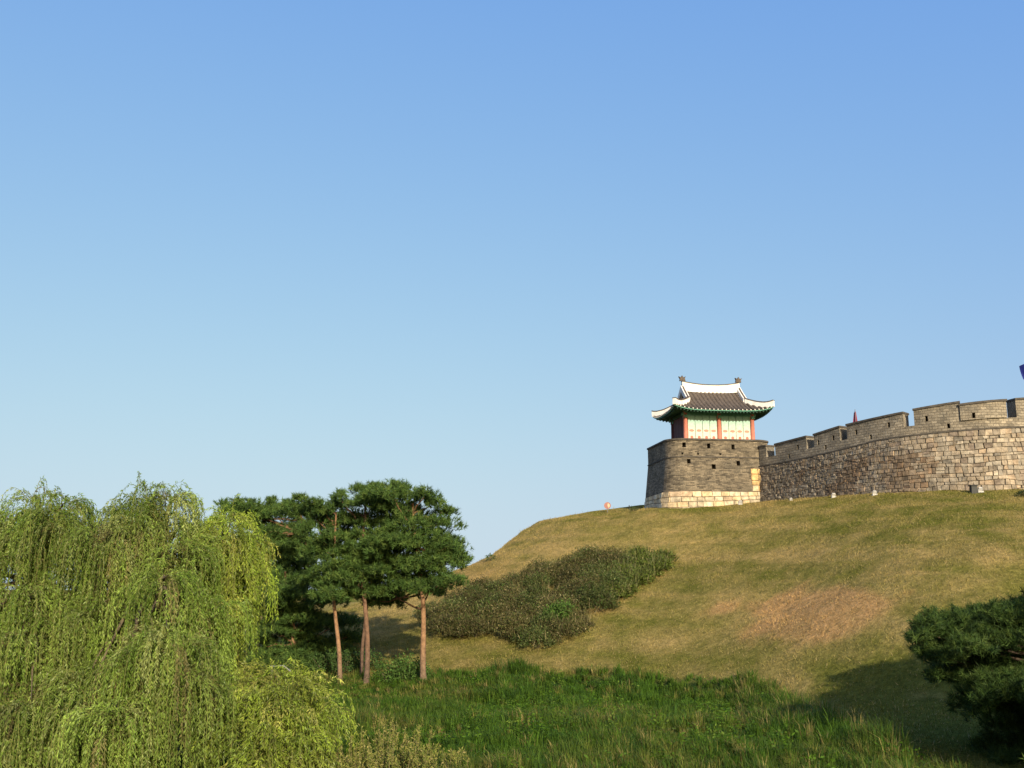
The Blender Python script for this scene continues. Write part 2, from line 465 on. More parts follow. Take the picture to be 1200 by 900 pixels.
def mat_ground():
    m, nt, out = new_mat("hillside_turf")
    a = N(nt, "ShaderNodeAttribute", attribute_name="Col")
    n1 = noise_fac(nt, 2.2, 8.0, 0.75); n2 = noise_fac(nt, 9.0, 4.0, 0.7)
    c = mixrgb(nt, a.outputs["Color"], ramp(nt, n1, [(0.3, (0.5, 0.56, 0.5)), (0.7, (1.5, 1.42, 1.45))]), 1.0, 'MULTIPLY')
    c = mixrgb(nt, c, ramp(nt, n2, [(0.3, (0.6, 0.6, 0.6)), (0.7, (1.35, 1.35, 1.35))]), 0.8, 'MULTIPLY')
    p = N(nt, "ShaderNodeBsdfPrincipled"); p.inputs["Roughness"].default_value = 1.0; p.inputs["Specular IOR Level"].default_value = 0.0
    nt.links.new(c, p.inputs["Base Color"])
    bump(nt, n1, 0.9, 0.25, p)
    nt.links.new(p.outputs[0], out.inputs[0])
    return m
M_GROUND = mat_ground()

MEADOW_EDGE = np.array([(-400, 795), (330, 800), (400, 798), (500, 792), (600, 786), (700, 790), (800, 796), (870, 800), (905, 812), (930, 835), (1000, 860), (1060, 892), (1085, 912), (1300, 940)], float)
def meadow_amount(x, y):
    px, py = proj(np.stack([x, y, gz(x, y)], -1))
    e = np.interp(px, MEADOW_EDGE[:, 0], MEADOW_EDGE[:, 1]) + (fbm(x / 2.0, y / 3.0, 71) - 0.5) * 14
    return sstep(-9, 9, py - e) * (y < 64)

def build_ground():
    ex = np.array([125, 150, 190, 260, 400, 700, 1300, 2500, 4500, 7000.])
    xs = np.concatenate([-(ex[::-1] + 0), [-100, -88], np.arange(-80, -45, 2.5), np.arange(-45, 70, 0.5), np.arange(70, 111, 2.5), ex])
    ys = np.concatenate([-ex[::-1], [-90, -60, -40, -28], np.arange(-20, 16, 2.0), np.arange(16, 106, 0.5), np.arange(106, 161, 3.0), [175.], ex[2:]])
    X, Y = np.meshgrid(xs, ys)
    Z = gz(X, Y)
    V = np.stack([X, Y, Z], -1).reshape(-1, 3)
    col = lawn_col(V[:, 0], V[:, 1])
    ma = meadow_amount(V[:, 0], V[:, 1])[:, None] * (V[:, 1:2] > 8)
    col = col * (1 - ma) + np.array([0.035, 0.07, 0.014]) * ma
    nx, ny = len(xs), len(ys)
    i = np.arange(nx - 1)[None, :]; j = np.arange(ny - 1)[:, None] * nx
    f = np.stack([i + j, i + j + 1, i + j + nx + 1, i + j + nx], -1).reshape(-1, 4)
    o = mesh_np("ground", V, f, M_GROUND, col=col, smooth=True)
    tag(o, kind="structure")
build_ground()

# ------------------------------------------------------------------ wall machinery
class Curve:
    def __init__(s, pts):
        pts = np.asarray(pts, float)
        seg = np.hypot(*np.diff(pts, axis=0).T)
        s.kn = np.concatenate([[0], np.cumsum(seg)]); s.pts = pts; s.L = s.kn[-1]
    def xy(s, q): return np.stack([np.interp(q, s.kn, s.pts[:, 0]), np.interp(q, s.kn, s.pts[:, 1])], -1)
    def nrm(s, q):
        e = 0.18; d = s.xy(np.clip(np.asarray(q) + e, 0, s.L)) - s.xy(np.clip(np.asarray(q) - e, 0, s.L))
        t = norm(d); return np.stack([t[..., 1], -t[..., 0]], -1)      # outward = right-hand side of travel
    def P(s, q, z, off):
        q = np.asarray(q, float)
        xy = s.xy(q) + s.nrm(q) * np.asarray(off)[..., None]
        return np.concatenate([xy, np.broadcast_to(np.asarray(z, float), q.shape)[..., None]], -1)
    def at_px(s, px):
        q = np.linspace(0, s.L, 2000); xy = s.xy(q)
        a = xy[:, 0] / xy[:, 1]
        ok = np.interp(px, [0, 1], [0, 1])
        tgt = (px - 600) / F
        # pixel columns depend slightly on height because of the tilt: correct with the mid height
        return q, xy, tgt
def smooth_poly(pts, n=14):
    """Catmull-Rom through 2D points"""
    P = np.vstack([2 * pts[0] - pts[1], pts, 2 * pts[-1] - pts[-2]])
    out = []
    for i in range(1, len(P) - 2):
        t = np.linspace(0, 1, n, endpoint=False)[:, None]
        p0, p1, p2, p3 = P[i - 1], P[i], P[i + 1], P[i + 2]
        out.append(0.5 * ((2 * p1) + (-p0 + p2) * t + (2 * p0 - 5 * p1 + 4 * p2 - p3) * t ** 2 + (-p0 + 3 * p1 - 3 * p2 + p3) * t ** 3))
    out.append(P[-2][None]); return np.vstack(out)

def sheet(mb, cv, s0, s1, zl, zh, off, holes=(), thick=None, step=0.35, recess=0.75, top=True, ends=True):
    """a wall face along curve cv between heights zl(s), zh(s); off(s,z) = outward offset; holes = (s, z, w, h)"""
    S = set(np.linspace(s0, s1, max(2, int((s1 - s0) / step) + 1)).tolist())
    T = {0.0, 1.0, 0.5}
    hs = []
    for (hc, hz, hw, hh) in holes:
        a, b = hc - hw / 2, hc + hw / 2
        l, h = float(zl(hc)), float(zh(hc))
        t0, t1 = (hz - hh / 2 - l) / (h - l), (hz + hh / 2 - l) / (h - l)
        t0, t1 = max(t0, 0.02), min(t1, 0.98)
        hs.append((a, b, t0, t1)); S |= {a, b}; T |= {t0, t1}
    S = np.array(sorted(S)); T = np.array(sorted(T))
    SS, TT = np.meshgrid(S, T)
    ZZ = zl(SS) + (zh(SS) - zl(SS)) * TT
    V = cv.P(SS, ZZ, off(SS, ZZ))
    nS = len(S); f = []
    for j in range(len(T) - 1):
        tm = (T[j] + T[j + 1]) / 2
        for i in range(nS - 1):
            sm = (S[i] + S[i + 1]) / 2
            if any(a < sm < b and c < tm < d for a, b, c, d in hs): continue
            k = j * nS + i; f.append([k, k + 1, k + nS + 1, k + nS])
    mb.add(V.reshape(-1, 3), f4=f, uv=np.stack([SS, ZZ], -1).reshape(-1, 2))
    for a, b, c, d in hs:
        q = np.array([a, b, b, a]); t = np.array([c, c, d, d])
        z = zl(q) + (zh(q) - zl(q)) * t
        o = off(q, z)
        v = np.vstack([cv.P(q, z, o), cv.P(q, z, o - recess)])
        mb.add(v, f4=[[0, 1, 5, 4], [1, 2, 6, 5], [2, 3, 7, 6], [3, 0, 4, 7], [4, 5, 6, 7]], uv=np.stack([np.tile(q, 2), np.tile(z, 2)], -1))
    if thick:
        q = np.linspace(s0, s1, max(2, int((s1 - s0) / step) + 1)); n = len(q)
        a, b = zl(q), zh(q)
        rows = [cv.P(q, a, off(q, a)), cv.P(q, b, off(q, b)), cv.P(q, b, off(q, b) - thick), cv.P(q, a, off(q, a) - thick)]
        uvr = [np.stack([q, a], -1), np.stack([q, b], -1), np.stack([q, b + thick], -1), np.stack([q, a + thick], -1)]
        k = np.arange(n - 1)
        quad = lambda r0, r1: np.stack([r0 * n + k, r0 * n + k + 1, r1 * n + k + 1, r1 * n + k], -1)
        fs = [quad(2, 3)]
        if top: fs.append(quad(1, 2))
        if ends:
            fs.append(np.array([[0, n, 2 * n, 3 * n], [n - 1, 4 * n - 1, 3 * n - 1, 2 * n - 1]]))
        mb.add(np.vstack(rows), f4=np.vstack(fs), uv=np.vstack(uvr))

def stones(mb, cv, s0, s1, zl, zh, off, ncourse, wr, palette, weights, jit=0.06, prot=(0.03, 0.10), gap=0.025, rubble=None, seed=1, tint=None):
    r = np.random.default_rng(seed)
    bounds = np.linspace(0, 1, ncourse + 1)
    wob = [r.uniform(0, 100) for _ in range(ncourse + 1)]
    def tb(k, s):
        if k in (0, ncourse): return bounds[k] + 0 * s
        return bounds[k] + (vnoise(s / 1.7, 0 * s + wob[k], 5 + k) - 0.5) * jit * 2.2 / ncourse * 5
    def stone(a, b, c0, c1, sub0, sub1):
        q = np.array([a + gap, b - gap, b - gap, a + gap]) + r.normal(0, jit * 0.35, 4)
        q = np.clip(q, s0, s1)
        lo = tb(c0, q); hi = tb(c1, q)
        t = np.array([lo[0] + (hi[0] - lo[0]) * sub0, lo[1] + (hi[1] - lo[1]) * sub0, lo[2] + (hi[2] - lo[2]) * sub1, lo[3] + (hi[3] - lo[3]) * sub1])
        z = zl(q) + (zh(q) - zl(q)) * t
        g = gap * np.array([1, 1, -1, -1]); z = z + g
        o = off(q, z)
        p = r.uniform(*prot)
        qc, zc = q.mean(), z.mean()
        ins = r.uniform(.05, .16)
        q2 = q + (qc - q) * ins; z2 = z + (zc - z) * ins
        v = np.vstack([cv.P(q, z, o - 0.02), cv.P(q2, z2, off(q2, z2) + p + r.normal(0, 0.012, 4))])
        c = palette[r.choice(len(palette), p=weights)] * r.uniform(0.75, 1.2)
        if tint is not None: c = c * tint(qc, (zc - float(zl(qc))) / float(zh(qc) - zl(qc)), r)
        mb.add(v, f4=[[4, 5, 6, 7], [0, 1, 5, 4], [1, 2, 6, 5], [2, 3, 7, 6], [3, 0, 4, 7]], c=c)
    for k in range(ncourse):
        s = s0
        while s < s1 - 0.05:
            w = r.uniform(*wr)
            if rubble is not None: w *= 1 - 0.45 * rubble(s)
            e = min(s + w, s1)
            if s1 - e < 0.25: e = s1
            if rubble is not None and r.random() < 0.45 * rubble(s):
                m = r.uniform(0.35, 0.65)
                stone(s, e, k, k + 1, 0, m); stone(s, e, k, k + 1, m, 1)
            else:
                stone(s, e, k, k + 1, 0, 1)
            s = e

# ------------------------------------------------------------------ fortress curtain wall
wp = np.array([W(p, 545, d)[:2] for p, d, f, s in WALL_PX])
WC = Curve(smooth_poly(wp, 14))
def s_of(px, py):
    """arc length on the wall curve that projects to (px, py)"""
    q = np.linspace(0, WC.L, 3000); xy = WC.xy(q)
    a, b = ray(px, py)
    return float(q[np.argmin(np.abs(xy[:, 0] / xy[:, 1] - a))])
def wz(px, py):
    s = s_of(px, py); return s, float(W(px, py, WC.xy(np.array(s))[1])[2])
k_str = np.array([wz(p, s) for p, d, f, s in WALL_PX])
k_foot = np.array([wz(p, f) for p, d, f, s in WALL_PX])
Zstr = lambda q: np.interp(q, k_str[:, 0], k_str[:, 1])
def Zfoot(q):
    xy = WC.xy(np.asarray(q, float)); n = WC.nrm(np.asarray(q, float))
    return gz(xy[..., 0] + n[..., 0] * .4, xy[..., 1] + n[..., 1] * .4) - 0.35
off_w = lambda q, z: 0.09 * np.maximum(Zstr(q) - z, 0)
off_flat = lambda q, z: 0 * np.asarray(q, float) - 0.04

PAL = np.array([[0.34, 0.25, 0.140], [0.30, 0.235, 0.145], [0.27, 0.205, 0.125], [0.37, 0.245, 0.12], [0.24, 0.17, 0.105], [0.38, 0.30, 0.185], [0.25, 0.205, 0.14]])
PALG = PAL * 0.60 + 0.40 * PAL.mean(1, keepdims=True)
PW = np.array([0.26, 0.2, 0.14, 0.11, 0.08, 0.13, 0.08])
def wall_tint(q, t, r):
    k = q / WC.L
    g = 0.76 + 0.30 * sstep(0.15, 0.7, k)  # stones dimmer toward the bastion, the grazing light there put into their colour
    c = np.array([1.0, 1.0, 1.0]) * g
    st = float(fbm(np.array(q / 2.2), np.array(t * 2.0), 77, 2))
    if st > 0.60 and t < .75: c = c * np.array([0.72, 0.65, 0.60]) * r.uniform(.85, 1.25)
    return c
fw = thing("fortress_wall", W(1010, 580, 79), "long curving stone curtain wall with loopholed battlements running right from the brick bastion", "fortress wall")
mb = MB()
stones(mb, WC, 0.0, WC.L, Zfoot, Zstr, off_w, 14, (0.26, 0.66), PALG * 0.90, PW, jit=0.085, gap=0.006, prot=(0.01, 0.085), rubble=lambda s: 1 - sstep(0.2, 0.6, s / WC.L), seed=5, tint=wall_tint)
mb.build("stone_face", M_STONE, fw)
mb = MB(); sheet(mb, WC, 0, WC.L, Zfoot, Zstr, lambda q, z: off_w(q, z) - 0.05, thick=1.6)
mb.build("wall_core", M_MORTAR, fw)
mb = MB(); sheet(mb, WC, 0, WC.L, lambda q: Zstr(q) + 0.003, lambda q: Zstr(q) + 0.11, lambda q, z: 0 * q + 0.07, thick=1.2)
mb.build("string_course", M_COPING, fw)
# battlements: (px0, row0, px1, row1) = top edge of each merlon; lower parapet runs on below the gaps
MER = [(889, 522.5, 897, 521.3), (907.5, 520, 944, 510.6), (953, 508.5, 983, 499), (991.5, 497, 1057.5, 482.5), (1070, 479, 1124, 470), (1124.3, 473.5, 1177.5, 468), (1190, 466.5, 1244, 463), (1249, 462, 1318, 459)]
mk = []
for a, ya, b, yb in MER:
    sa, za = wz(a, ya); sb, zb = wz(b, yb); mk.append((sa, za, sb, zb))
HOLES = [(1003, 506.5), (1041, 498), (1085.5, 490.5), (1141, 487), (1020, 512), (1111.5, 499), (934.5, 524), (924, 534.5), (958.5, 518.5), (976, 513), (967, 524), (1210, 484), (1225, 494)]
hz = [wz(*h) for h in HOLES]
Zgap = lambda q: Zstr(q) + 0.78
low_h, up_h = [], []
for s, z in hz:
    (low_h if z < float(Zgap(s)) + 0.1 else up_h).append((s, z))
mb = MB()
sheet(mb, WC, mk[0][0], WC.L - 0.1, lambda q: Zstr(q) + 0.135, Zgap, off_flat, thick=1.0, holes=[(s, min(z, float(Zgap(s)) - 0.24), 0.2, 0.36) for s, z in low_h])
mb.build("parapet", M_BLOCK, fw)
for (sa, za, sb, zb) in mk:
    top = lambda q, sa=sa, za=za, sb=sb, zb=zb: za + (zb - za) * (np.asarray(q, float) - sa) / (sb - sa) - 0.14
    step_out = 0.14 if abs(sa - mk[5][0]) < 1e-6 else 0.0
    ofm = lambda q, z, so=step_out: 0 * np.asarray(q, float) - 0.043 + so
    hh = [(s, z, 0.21, 0.40) for s, z in up_h if sa + 0.2 < s < sb - 0.2]
    m = MB(); sheet(m, WC, sa, sb, lambda q: Zgap(q) + 0.003, top, ofm, thick=0.95, holes=hh)
    mo = m.build("merlon", M_BLOCK, fw)
    m = MB(); sheet(m, WC, sa - 0.05, sb + 0.05, lambda q, t=top: t(q) + 0.003, lambda q, t=top: t(q) + 0.15, lambda q, z, so=step_out: 0 * q + 0.035 + so, thick=1.12)
    m.build("coping", M_COPING, mo)

# ------------------------------------------------------------------ bastion
PHI = R(8)
E1 = np.array([math.cos(PHI), math.sin(PHI), 0]); E2 = np.array([-math.sin(PHI), math.cos(PHI), 0])
B0 = W(784.0, 513.5, 88.0); B0z = B0[2]; B0 = np.array([B0[0], B0[1], 0])
BW, BD, BR = 8.15, 6.9, 1.5
loc2 = lambda u, v: (B0 + E1 * u + E2 * v)[:2]
lp = [(0, BD)] + [(0, v) for v in np.linspace(BD - 0.5, BR, 8)]
lp += [(BR - BR * math.cos(t), BR - BR * math.sin(t)) for t in np.linspace(0.15, math.pi / 2, 10)]
lp += [(u, 0) for u in np.linspace(BR + 0.4, BW, 16)] + [(BW + 0.5, 0.22), (BW + 1.1, 0.7), (BW + 1.3, 2.0), (BW + 1.3, BD)]
BC = Curve(np.array([loc2(u, v) for u, v in lp]))
ztop = B0z
def bs(u):   # arc length of the front point at façade coordinate u
    q = np.linspace(0, BC.L, 4000); xy = BC.xy(q); t = loc2(u, 0)
    return float(q[np.argmin(np.hypot(xy[:, 0] - t[0], xy[:, 1] - t[1]))])
zstr_b = float(W(800, 534.5, 88.2)[2]); zst_b = float(W(800, 575, 87.8)[2])
BAT = 0.11
off_b = lambda q, z: BAT * np.maximum(zstr_b - np.asarray(z, float), 0) + 0 * np.asarray(q, float)
off_0 = lambda q, z: 0 * np.asarray(q, float)
def front_pt(px, py):
    D = 88.3
    for _ in range(8):
        p = W(px, py, D); u = float(np.dot(p - B0, E1)); v = float(np.dot(p[:2] - B0[:2], E2[:2])); D -= v
    return bs(u), p[2]
bast = thing("bastion", (*loc2(4, 3), float(gz(*loc2(4, 3)))), "grey brick bastion with rounded corner and pale stone footing carrying the pavilion", "bastion")
cst = lambda z: (lambda q: 0 * np.asarray(q, float) + z)
up = [(*front_pt(801.7, 521.3), .30, .42), (*front_pt(830.5, 522.5), .30, .42), (*front_pt(859, 523.7), .30, .42), (*front_pt(799.7, 531.3), .15, .17), (*front_pt(818, 531.8), .15, .17), (*front_pt(844, 532.2), .15, .17)]
dn = [(*front_pt(807, 540.5), .33, .40), (*front_pt(836, 547), .36, .42), (*front_pt(865, 543), .33, .42)]
mb = MB(); sheet(mb, BC, 0, BC.L, cst(zstr_b + .003), cst(ztop - .12), off_0, holes=up, thick=0.9)
mb.build("parapet", M_BRICK, bast)
mb = MB(); sheet(mb, BC, 0, BC.L, cst(ztop - .117), cst(ztop + .03), lambda q, z: 0 * q + 0.09, thick=1.1); mb.build("coping", M_COPING, bast)
mb = MB(); sheet(mb, BC, 0, BC.L, cst(zstr_b - .10), cst(zstr_b), lambda q, z: 0 * q + 0.07, thick=0.5); mb.build("string_course", M_COPING, bast)
mb = MB(); sheet(mb, BC, 0, BC.L, cst(zst_b + .003), cst(zstr_b - .103), off_b, holes=dn, thick=1.0); mb.build("brick_wall", M_BRICK, bast)
Zbf = lambda q: gz(BC.xy(np.asarray(q, float))[..., 0], BC.xy(np.asarray(q, float))[..., 1]) - 0.5
PALB = np.array([[0.50, 0.41, 0.27], [0.44, 0.37, 0.26], [0.52, 0.40, 0.24], [0.36, 0.27, 0.18], [0.55, 0.47, 0.33]])
PWB = np.array([.3, .25, .2, .07, .18])
mb = MB(); stones(mb, BC, 0, BC.L, Zbf, cst(zst_b - .02), lambda q, z: off_b(q, z) + 0.02, 4, (0.5, 1.0), PALB, PWB, jit=0.03, prot=(0.02, 0.05), gap=0.012, seed=8)
mb.build("stone_footing", M_STONE, bast)
mb = MB(); sheet(mb, BC, 0, BC.L, Zbf, cst(zst_b), lambda q, z: off_b(q, z) - 0.03, thick=0.9); mb.build("footing_core", M_MORTAR, bast)
qa, qb = bs(BW - 0.95), bs(BW + 0.02)
PALQ = np.array([[0.52, 0.36, 0.17], [0.50, 0.33, 0.15], [0.46, 0.36, 0.23]])
mb = MB(); stones(mb, BC, qa, qb, cst(zst_b), cst(float(W(880, 549, 88.8)[2])), lambda q, z: off_b(q, z) + 0.03, 4, (0.45, 0.7), PALQ, np.array([.4, .3, .3]), jit=0.05, prot=(0.03, 0.06), gap=0.012, seed=18)
mb.build("corner_stones", M_STONE, bast)
zfl = ztop - 1.05
pl = BC.xy(np.linspace(0, BC.L, 60)); pl = pl[::-1]
nf = len(pl)
vv = np.vstack([np.c_[pl, np.full(nf, zfl)], [[*pl.mean(0), zfl]]])
k = np.arange(nf)
mesh_np("floor", vv, np.stack([np.full(nf, nf), (k + 1) % nf, k], -1), M_FLOOR, bast)

# ------------------------------------------------------------------ pavilion
UC, VC = 4.98, 3.05        # pavilion centre on the bastion (façade coordinates)
cw = B0 + E1 * UC + E2 * VC
pav = thing("pavilion", (cw[0], cw[1], zfl), "small wooden pavilion with white ridged tiled roof and red columns on top of the bastion", "pavilion", rotz=PHI)
CU, CV = 3.08, 1.85          # column grid half sizes
EU, EV = 4.54, 3.45         # eave half sizes
GU = 2.65                   # gable plane
z_e = float(W(840, 479.5, 88.0)[2]) - zfl        # eave height above the floor
z_r = float(W(836, 458, 91.0)[2]) - zfl          # roof surface at the ridge
RISE = z_r - z_e
def hd(d): t = np.clip(np.asarray(d, float), 0, EV) / EV; return RISE * (0.62 * t + 0.38 * t * t)
def lift(u, v): return 0.34 * np.clip(np.abs(u) / EU, 0, 1) ** 5 * np.clip(np.abs(v) / EV, 0, 1) ** 3 + 0.10 * np.clip(np.abs(u) / EU, 0, 1) ** 3 * np.clip(np.abs(v) / EV, 0, 1) ** 3
TS = 0.375
def row(c): return 0.125 * np.sqrt(np.clip(1 - ((np.mod(c, TS) / TS - 0.5) * 2.9) ** 2, 0, 1))
mb = MB()
for sgn in (-1, 1):        # long slopes
    us = np.linspace(-EU, EU, 420); ts = np.linspace(0, 1, 22)
    U, T = np.meshgrid(us, ts)
    dmax = np.where(np.abs(U) <= GU, EV, EU - np.abs(U))
    dd = T * dmax
    Vv = sgn * (EV - dd)
    Z = z_e + hd(dd) + lift(U, Vv) + row(U + EU)
    V = np.stack([U, Vv, Z], -1).reshape(-1, 3)
    n = len(us); i = np.arange(n - 1)[None, :]; j = np.arange(len(ts) - 1)[:, None] * n
    f = np.stack([i + j, i + j + 1, i + j + n + 1, i + j + n], -1)
    keep = np.ones(n - 1, bool)
    cross = (np.abs(us[:-1]) <= GU) != (np.abs(us[1:]) <= GU)
    f = f[:, ~cross].reshape(-1, 4)
    mb.add(V, f4=f if sgn < 0 else f[:, ::-1])
for sgn in (-1, 1):        # hipped ends below the gables
    vs_ = np.linspace(-EV, EV, 300); ts = np.linspace(0, 1, 14)
    Vg, T = np.meshgrid(vs_, ts)
    dd = T * np.minimum(EV - np.abs(Vg), EU - GU + 0.12)
    U = sgn * (EU - dd)
    Z = z_e + hd(dd) + lift(U, Vg) + row(Vg + EV)
    V = np.stack([U, Vg, Z], -1).reshape(-1, 3)
    n = len(vs_); i = np.arange(n - 1)[None, :]; j = np.arange(len(ts) - 1)[:, None] * n
    f = np.stack([i + j, i + j + 1, i + j + n + 1, i + j + n], -1).reshape(-1, 4)
    mb.add(V, f4=f if sgn > 0 else f[:, ::-1])
roof = mb.build("roof", M_TILE, pav, local=True, smooth=True)
# white mortar at the tile ends along the eaves
def tile_end(a_, b_):
    m = MB(); m.tube([a_, b_], [0.068, 0.062], 8); m.build("tile_end", M_TILEEND, roof, local=True)
for sgn in (-1, 1):
    for u in np.arange(-EU + TS * 0.5, EU, TS):
        z = z_e + float(lift(u, EV)) + 0.035
        tile_end((u, sgn * (EV - 0.04), z), (u, sgn * (EV + 0.035), z - 0.01))
    for v in np.arange(-EV + TS * 0.5, EV, TS):
        z = z_e + float(lift(EU, v)) + 0.035
        tile_end((sgn * (EU - 0.04), v, z), (sgn * (EU + 0.035), v, z - 0.01))
# soffit under the tiles and eave board
mb = MB()
nu, nv = 40, 30
U, Vg = np.meshgrid(np.linspace(-EU + .06, EU - .06, nu), np.linspace(-EV + .06, EV - .06, nv))
d = np.minimum(EU - np.abs(U), EV - np.abs(Vg))
Z = z_e - 0.12 + lift(U, Vg) + np.minimum(d, 1.6) * 0.16
i = np.arange(nu - 1)[None, :]; j = np.arange(nv - 1)[:, None] * nu
f = np.stack([i + j, i + j + nu, i + j + nu + 1, i + j + 1], -1).reshape(-1, 4)
mb.add(np.stack([U, Vg, Z], -1).reshape(-1, 3), f4=f)
mb.build("soffit", M_SOFFIT, roof, local=True)
mb = MB()
for sgn in (-1, 1):
    us = np.linspace(-EU + .03, EU - .03, 40)
    for a, b in zip(us[:-1], us[1:]):
        za, zb = z_e + float(lift(a, EV)) - .02, z_e + float(lift(b, EV)) - .02
        y0, y1 = sgn * (EV - .05), sgn * (EV - .13)
        mb.add([(a, y0, za), (b, y0, zb), (b, y0, zb - .08), (a, y0, za - .08), (a, y1, za), (b, y1, zb), (b, y1, zb - .08), (a, y1, za - .08)], f4=[[0, 3, 2, 1], [4, 5, 6, 7], [3, 7, 6, 2], [0, 1, 5, 4]])
    vs_ = np.linspace(-EV + .14, EV - .14, 30)
    for a, b in zip(vs_[:-1], vs_[1:]):
        za, zb = z_e + float(lift(EU, a)) - .02, z_e + float(lift(EU, b)) - .02
        y0, y1 = sgn * (EU - .05), sgn * (EU - .13)
        mb.add([(y0, a, za), (y0, b, zb), (y0, b, zb - .08), (y0, a, za - .08), (y1, a, za), (y1, b, zb), (y1, b, zb - .08), (y1, a, za - .08)], f4=[[0, 3, 2, 1], [4, 5, 6, 7], [3, 7, 6, 2], [0, 1, 5, 4]])
mb.build("eave_board", M_GREEN, roof, local=True)
mb = MB()
for sgn in (-1, 1):
    for u in np.arange(-EU + .35, EU - .2, 0.30):
        z = z_e + float(lift(u, EV)) - .17
        mb.tube([(u, sgn * (EV - .16), z), (u * 0.93, sgn * (CV - .1), z_e + 0.12)], 0.065, 6)
    for v in np.arange(-EV + .5, EV - .4, 0.30):
        z = z_e + float(lift(EU, v)) - .17
        mb.tube([(sgn * (EU - .16), v, z), (sgn * (CU - .1), v * 0.9, z_e + 0.12)], 0.065, 6)
mb.build("rafters", M_DKGREEN, roof, local=True)
# ridges: a white plastered band capped with dark tiles
def ridge(pts, w, h, name, parent, cap=True, hs=None, capw=None):
    pts = np.asarray(pts, float); n = len(pts)
    t = np.gradient(pts, axis=0); t[:, 2] = 0; t = norm(t); s = np.stack([t[:, 1], -t[:, 0], 0 * t[:, 0]], -1)
    hh = np.full(n, h) if hs is None else np.asarray(hs)
    up_ = np.array([0, 0, 1.0])
    def prism(w0, z0, z1):
        r = [pts + s * w0 / 2 + up_ * z0[:, None], pts - s * w0 / 2 + up_ * z0[:, None], pts - s * w0 / 2 + up_ * z1[:, None], pts + s * w0 / 2 + up_ * z1[:, None]]
        v = np.vstack(r); k = np.arange(n - 1)
        f = np.vstack([np.stack([a * n + k, a * n + k + 1, b * n + k + 1, b * n + k], -1) for a, b in ((0, 1), (1, 2), (2, 3), (3, 0))] + [np.array([[0, n, 2 * n, 3 * n], [n - 1, 4 * n - 1, 3 * n - 1, 2 * n - 1]])])
        return v, f
    m = MB(); m.add(*prism(w, 0 * hh - 0.1, hh)); o = m.build(name, M_PLASTER, parent, local=True)
    if cap:
        m = MB(); m.add(*prism(capw or w + .08, hh + .003, hh + .075)); m.build("ridge_cap", M_TILE, o, local=True)
    return o
us = np.linspace(-GU - 0.05, GU + 0.05, 24)
sag = 0.24 * (np.abs(us) / GU) ** 2.2
rp = np.stack([us, 0 * us, z_r + 0.0 + sag * 0.6], -1)
ro = ridge(rp, 0.34, 0.80, "main_ridge", roof, hs=0.62 + sag * 0.5)
for sgn in (-1, 1):
    m = MB()
    x = sgn * GU; z0 = z_r + 0.62 + 0.24 * 1.1 + .1
    prof = [(-.28, 0), (.26, 0), (.22, .18), (.34, .40), (.14, .30), (.02, .50), (-.10, .30), (-.30, .42), (-.22, .2)]
    a = np.array([[x + sgn * p, -.11, z0 + q] for p, q in prof]); b = a + [0, .22, 0]
    c0, c1 = a.mean(0), b.mean(0); n = len(prof); k = np.arange(n)
    m.add(np.vstack([a, b, c0, c1]), f4=np.stack([k, (k + 1) % n, (k + 1) % n + n, k + n], -1),
          f3=np.vstack([np.stack([np.full(n, 2 * n), (k + 1) % n, k], -1), np.stack([np.full(n, 2 * n + 1), k + n, (k + 1) % n + n], -1)]))
    m.build("finial", M_TILE, ro, local=True)
dj = EU - GU
for su in (-1, 1):
    # gable wall
    m = MB()
    vv_ = np.linspace(-(EV - dj), EV - dj, 15)
    lo = z_e + hd(dj) + 0 * vv_ - .05; hi = z_e + hd(EV - np.abs(vv_)) + .02
    n = len(vv_); k = np.arange(n - 1)
    x = su * (GU - .12)
    v = np.vstack([np.c_[0 * vv_ + x, vv_, lo], np.c_[0 * vv_ + x, vv_, hi]])
    m.add(v, f4=np.stack([k, k + 1, k + 1 + n, k + n], -1))
    m.build("gable_wall", M_TILE, roof, local=True)
    for sv in (-1, 1):
        t = np.linspace(0, 1, 10)
        v1 = sv * ((EV - dj) * t); d = EV - np.abs(v1)
        p = np.stack([0 * v1 + su * GU, v1, z_e + hd(d) + lift(GU, v1) + .05], -1)
        ridge(p, 0.36, 0.3, "gable_ridge", roof, hs=np.linspace(.50, .36, 10), capw=.13)
        d = dj * (1 - t); u1 = su * (EU - d); v1 = sv * (EV - d)
        p = np.stack([u1, v1, z_e + hd(d) + lift(u1, v1) + .06], -1)
        ridge(p, 0.30, 0.5, "hip_ridge", roof, hs=np.linspace(.34, .42, 10))
# columns, beams, shutters
zc = z_e + 0.10
for sv in (-1, 1):
    for u in (-CU, 0, CU):
        m = MB(); m.tube([(u, sv * CV, -.02), (u, sv * CV, zc * .5), (u, sv * CV, zc)], [.20, .20, .185], 14)
        co = m.build("column", M_RED if sv < 0 else M_SHADERED, pav, local=True, smooth=True)
        m = MB()
        m.box((u - .14, sv * CV - .34, zc - .62), (u + .14, sv * CV + .34, zc - .385)); m.box((u - .34, sv * CV - .10, zc - .395), (u + .34, sv * CV + .10, zc - .165))
        m.box((u - .10, sv * CV - .52, zc - .175), (u + .10, sv * CV + .52, zc - .02))
        m.build("bracket", M_GREEN, co, local=True)
for sv in (-1, 1):
    m = MB(); m.box((-CU, sv * CV - .12, zc - .36), (CU, sv * CV + .12, zc - .05)); m.build("beam", M_GREEN, pav, local=True)
for su in (-1, 1):
    m = MB(); m.box((su * CU - .12, -CV + .121, zc - .36), (su * CU + .12, CV - .121, zc - .05)); m.build("beam", M_DKGREEN, pav, local=True)
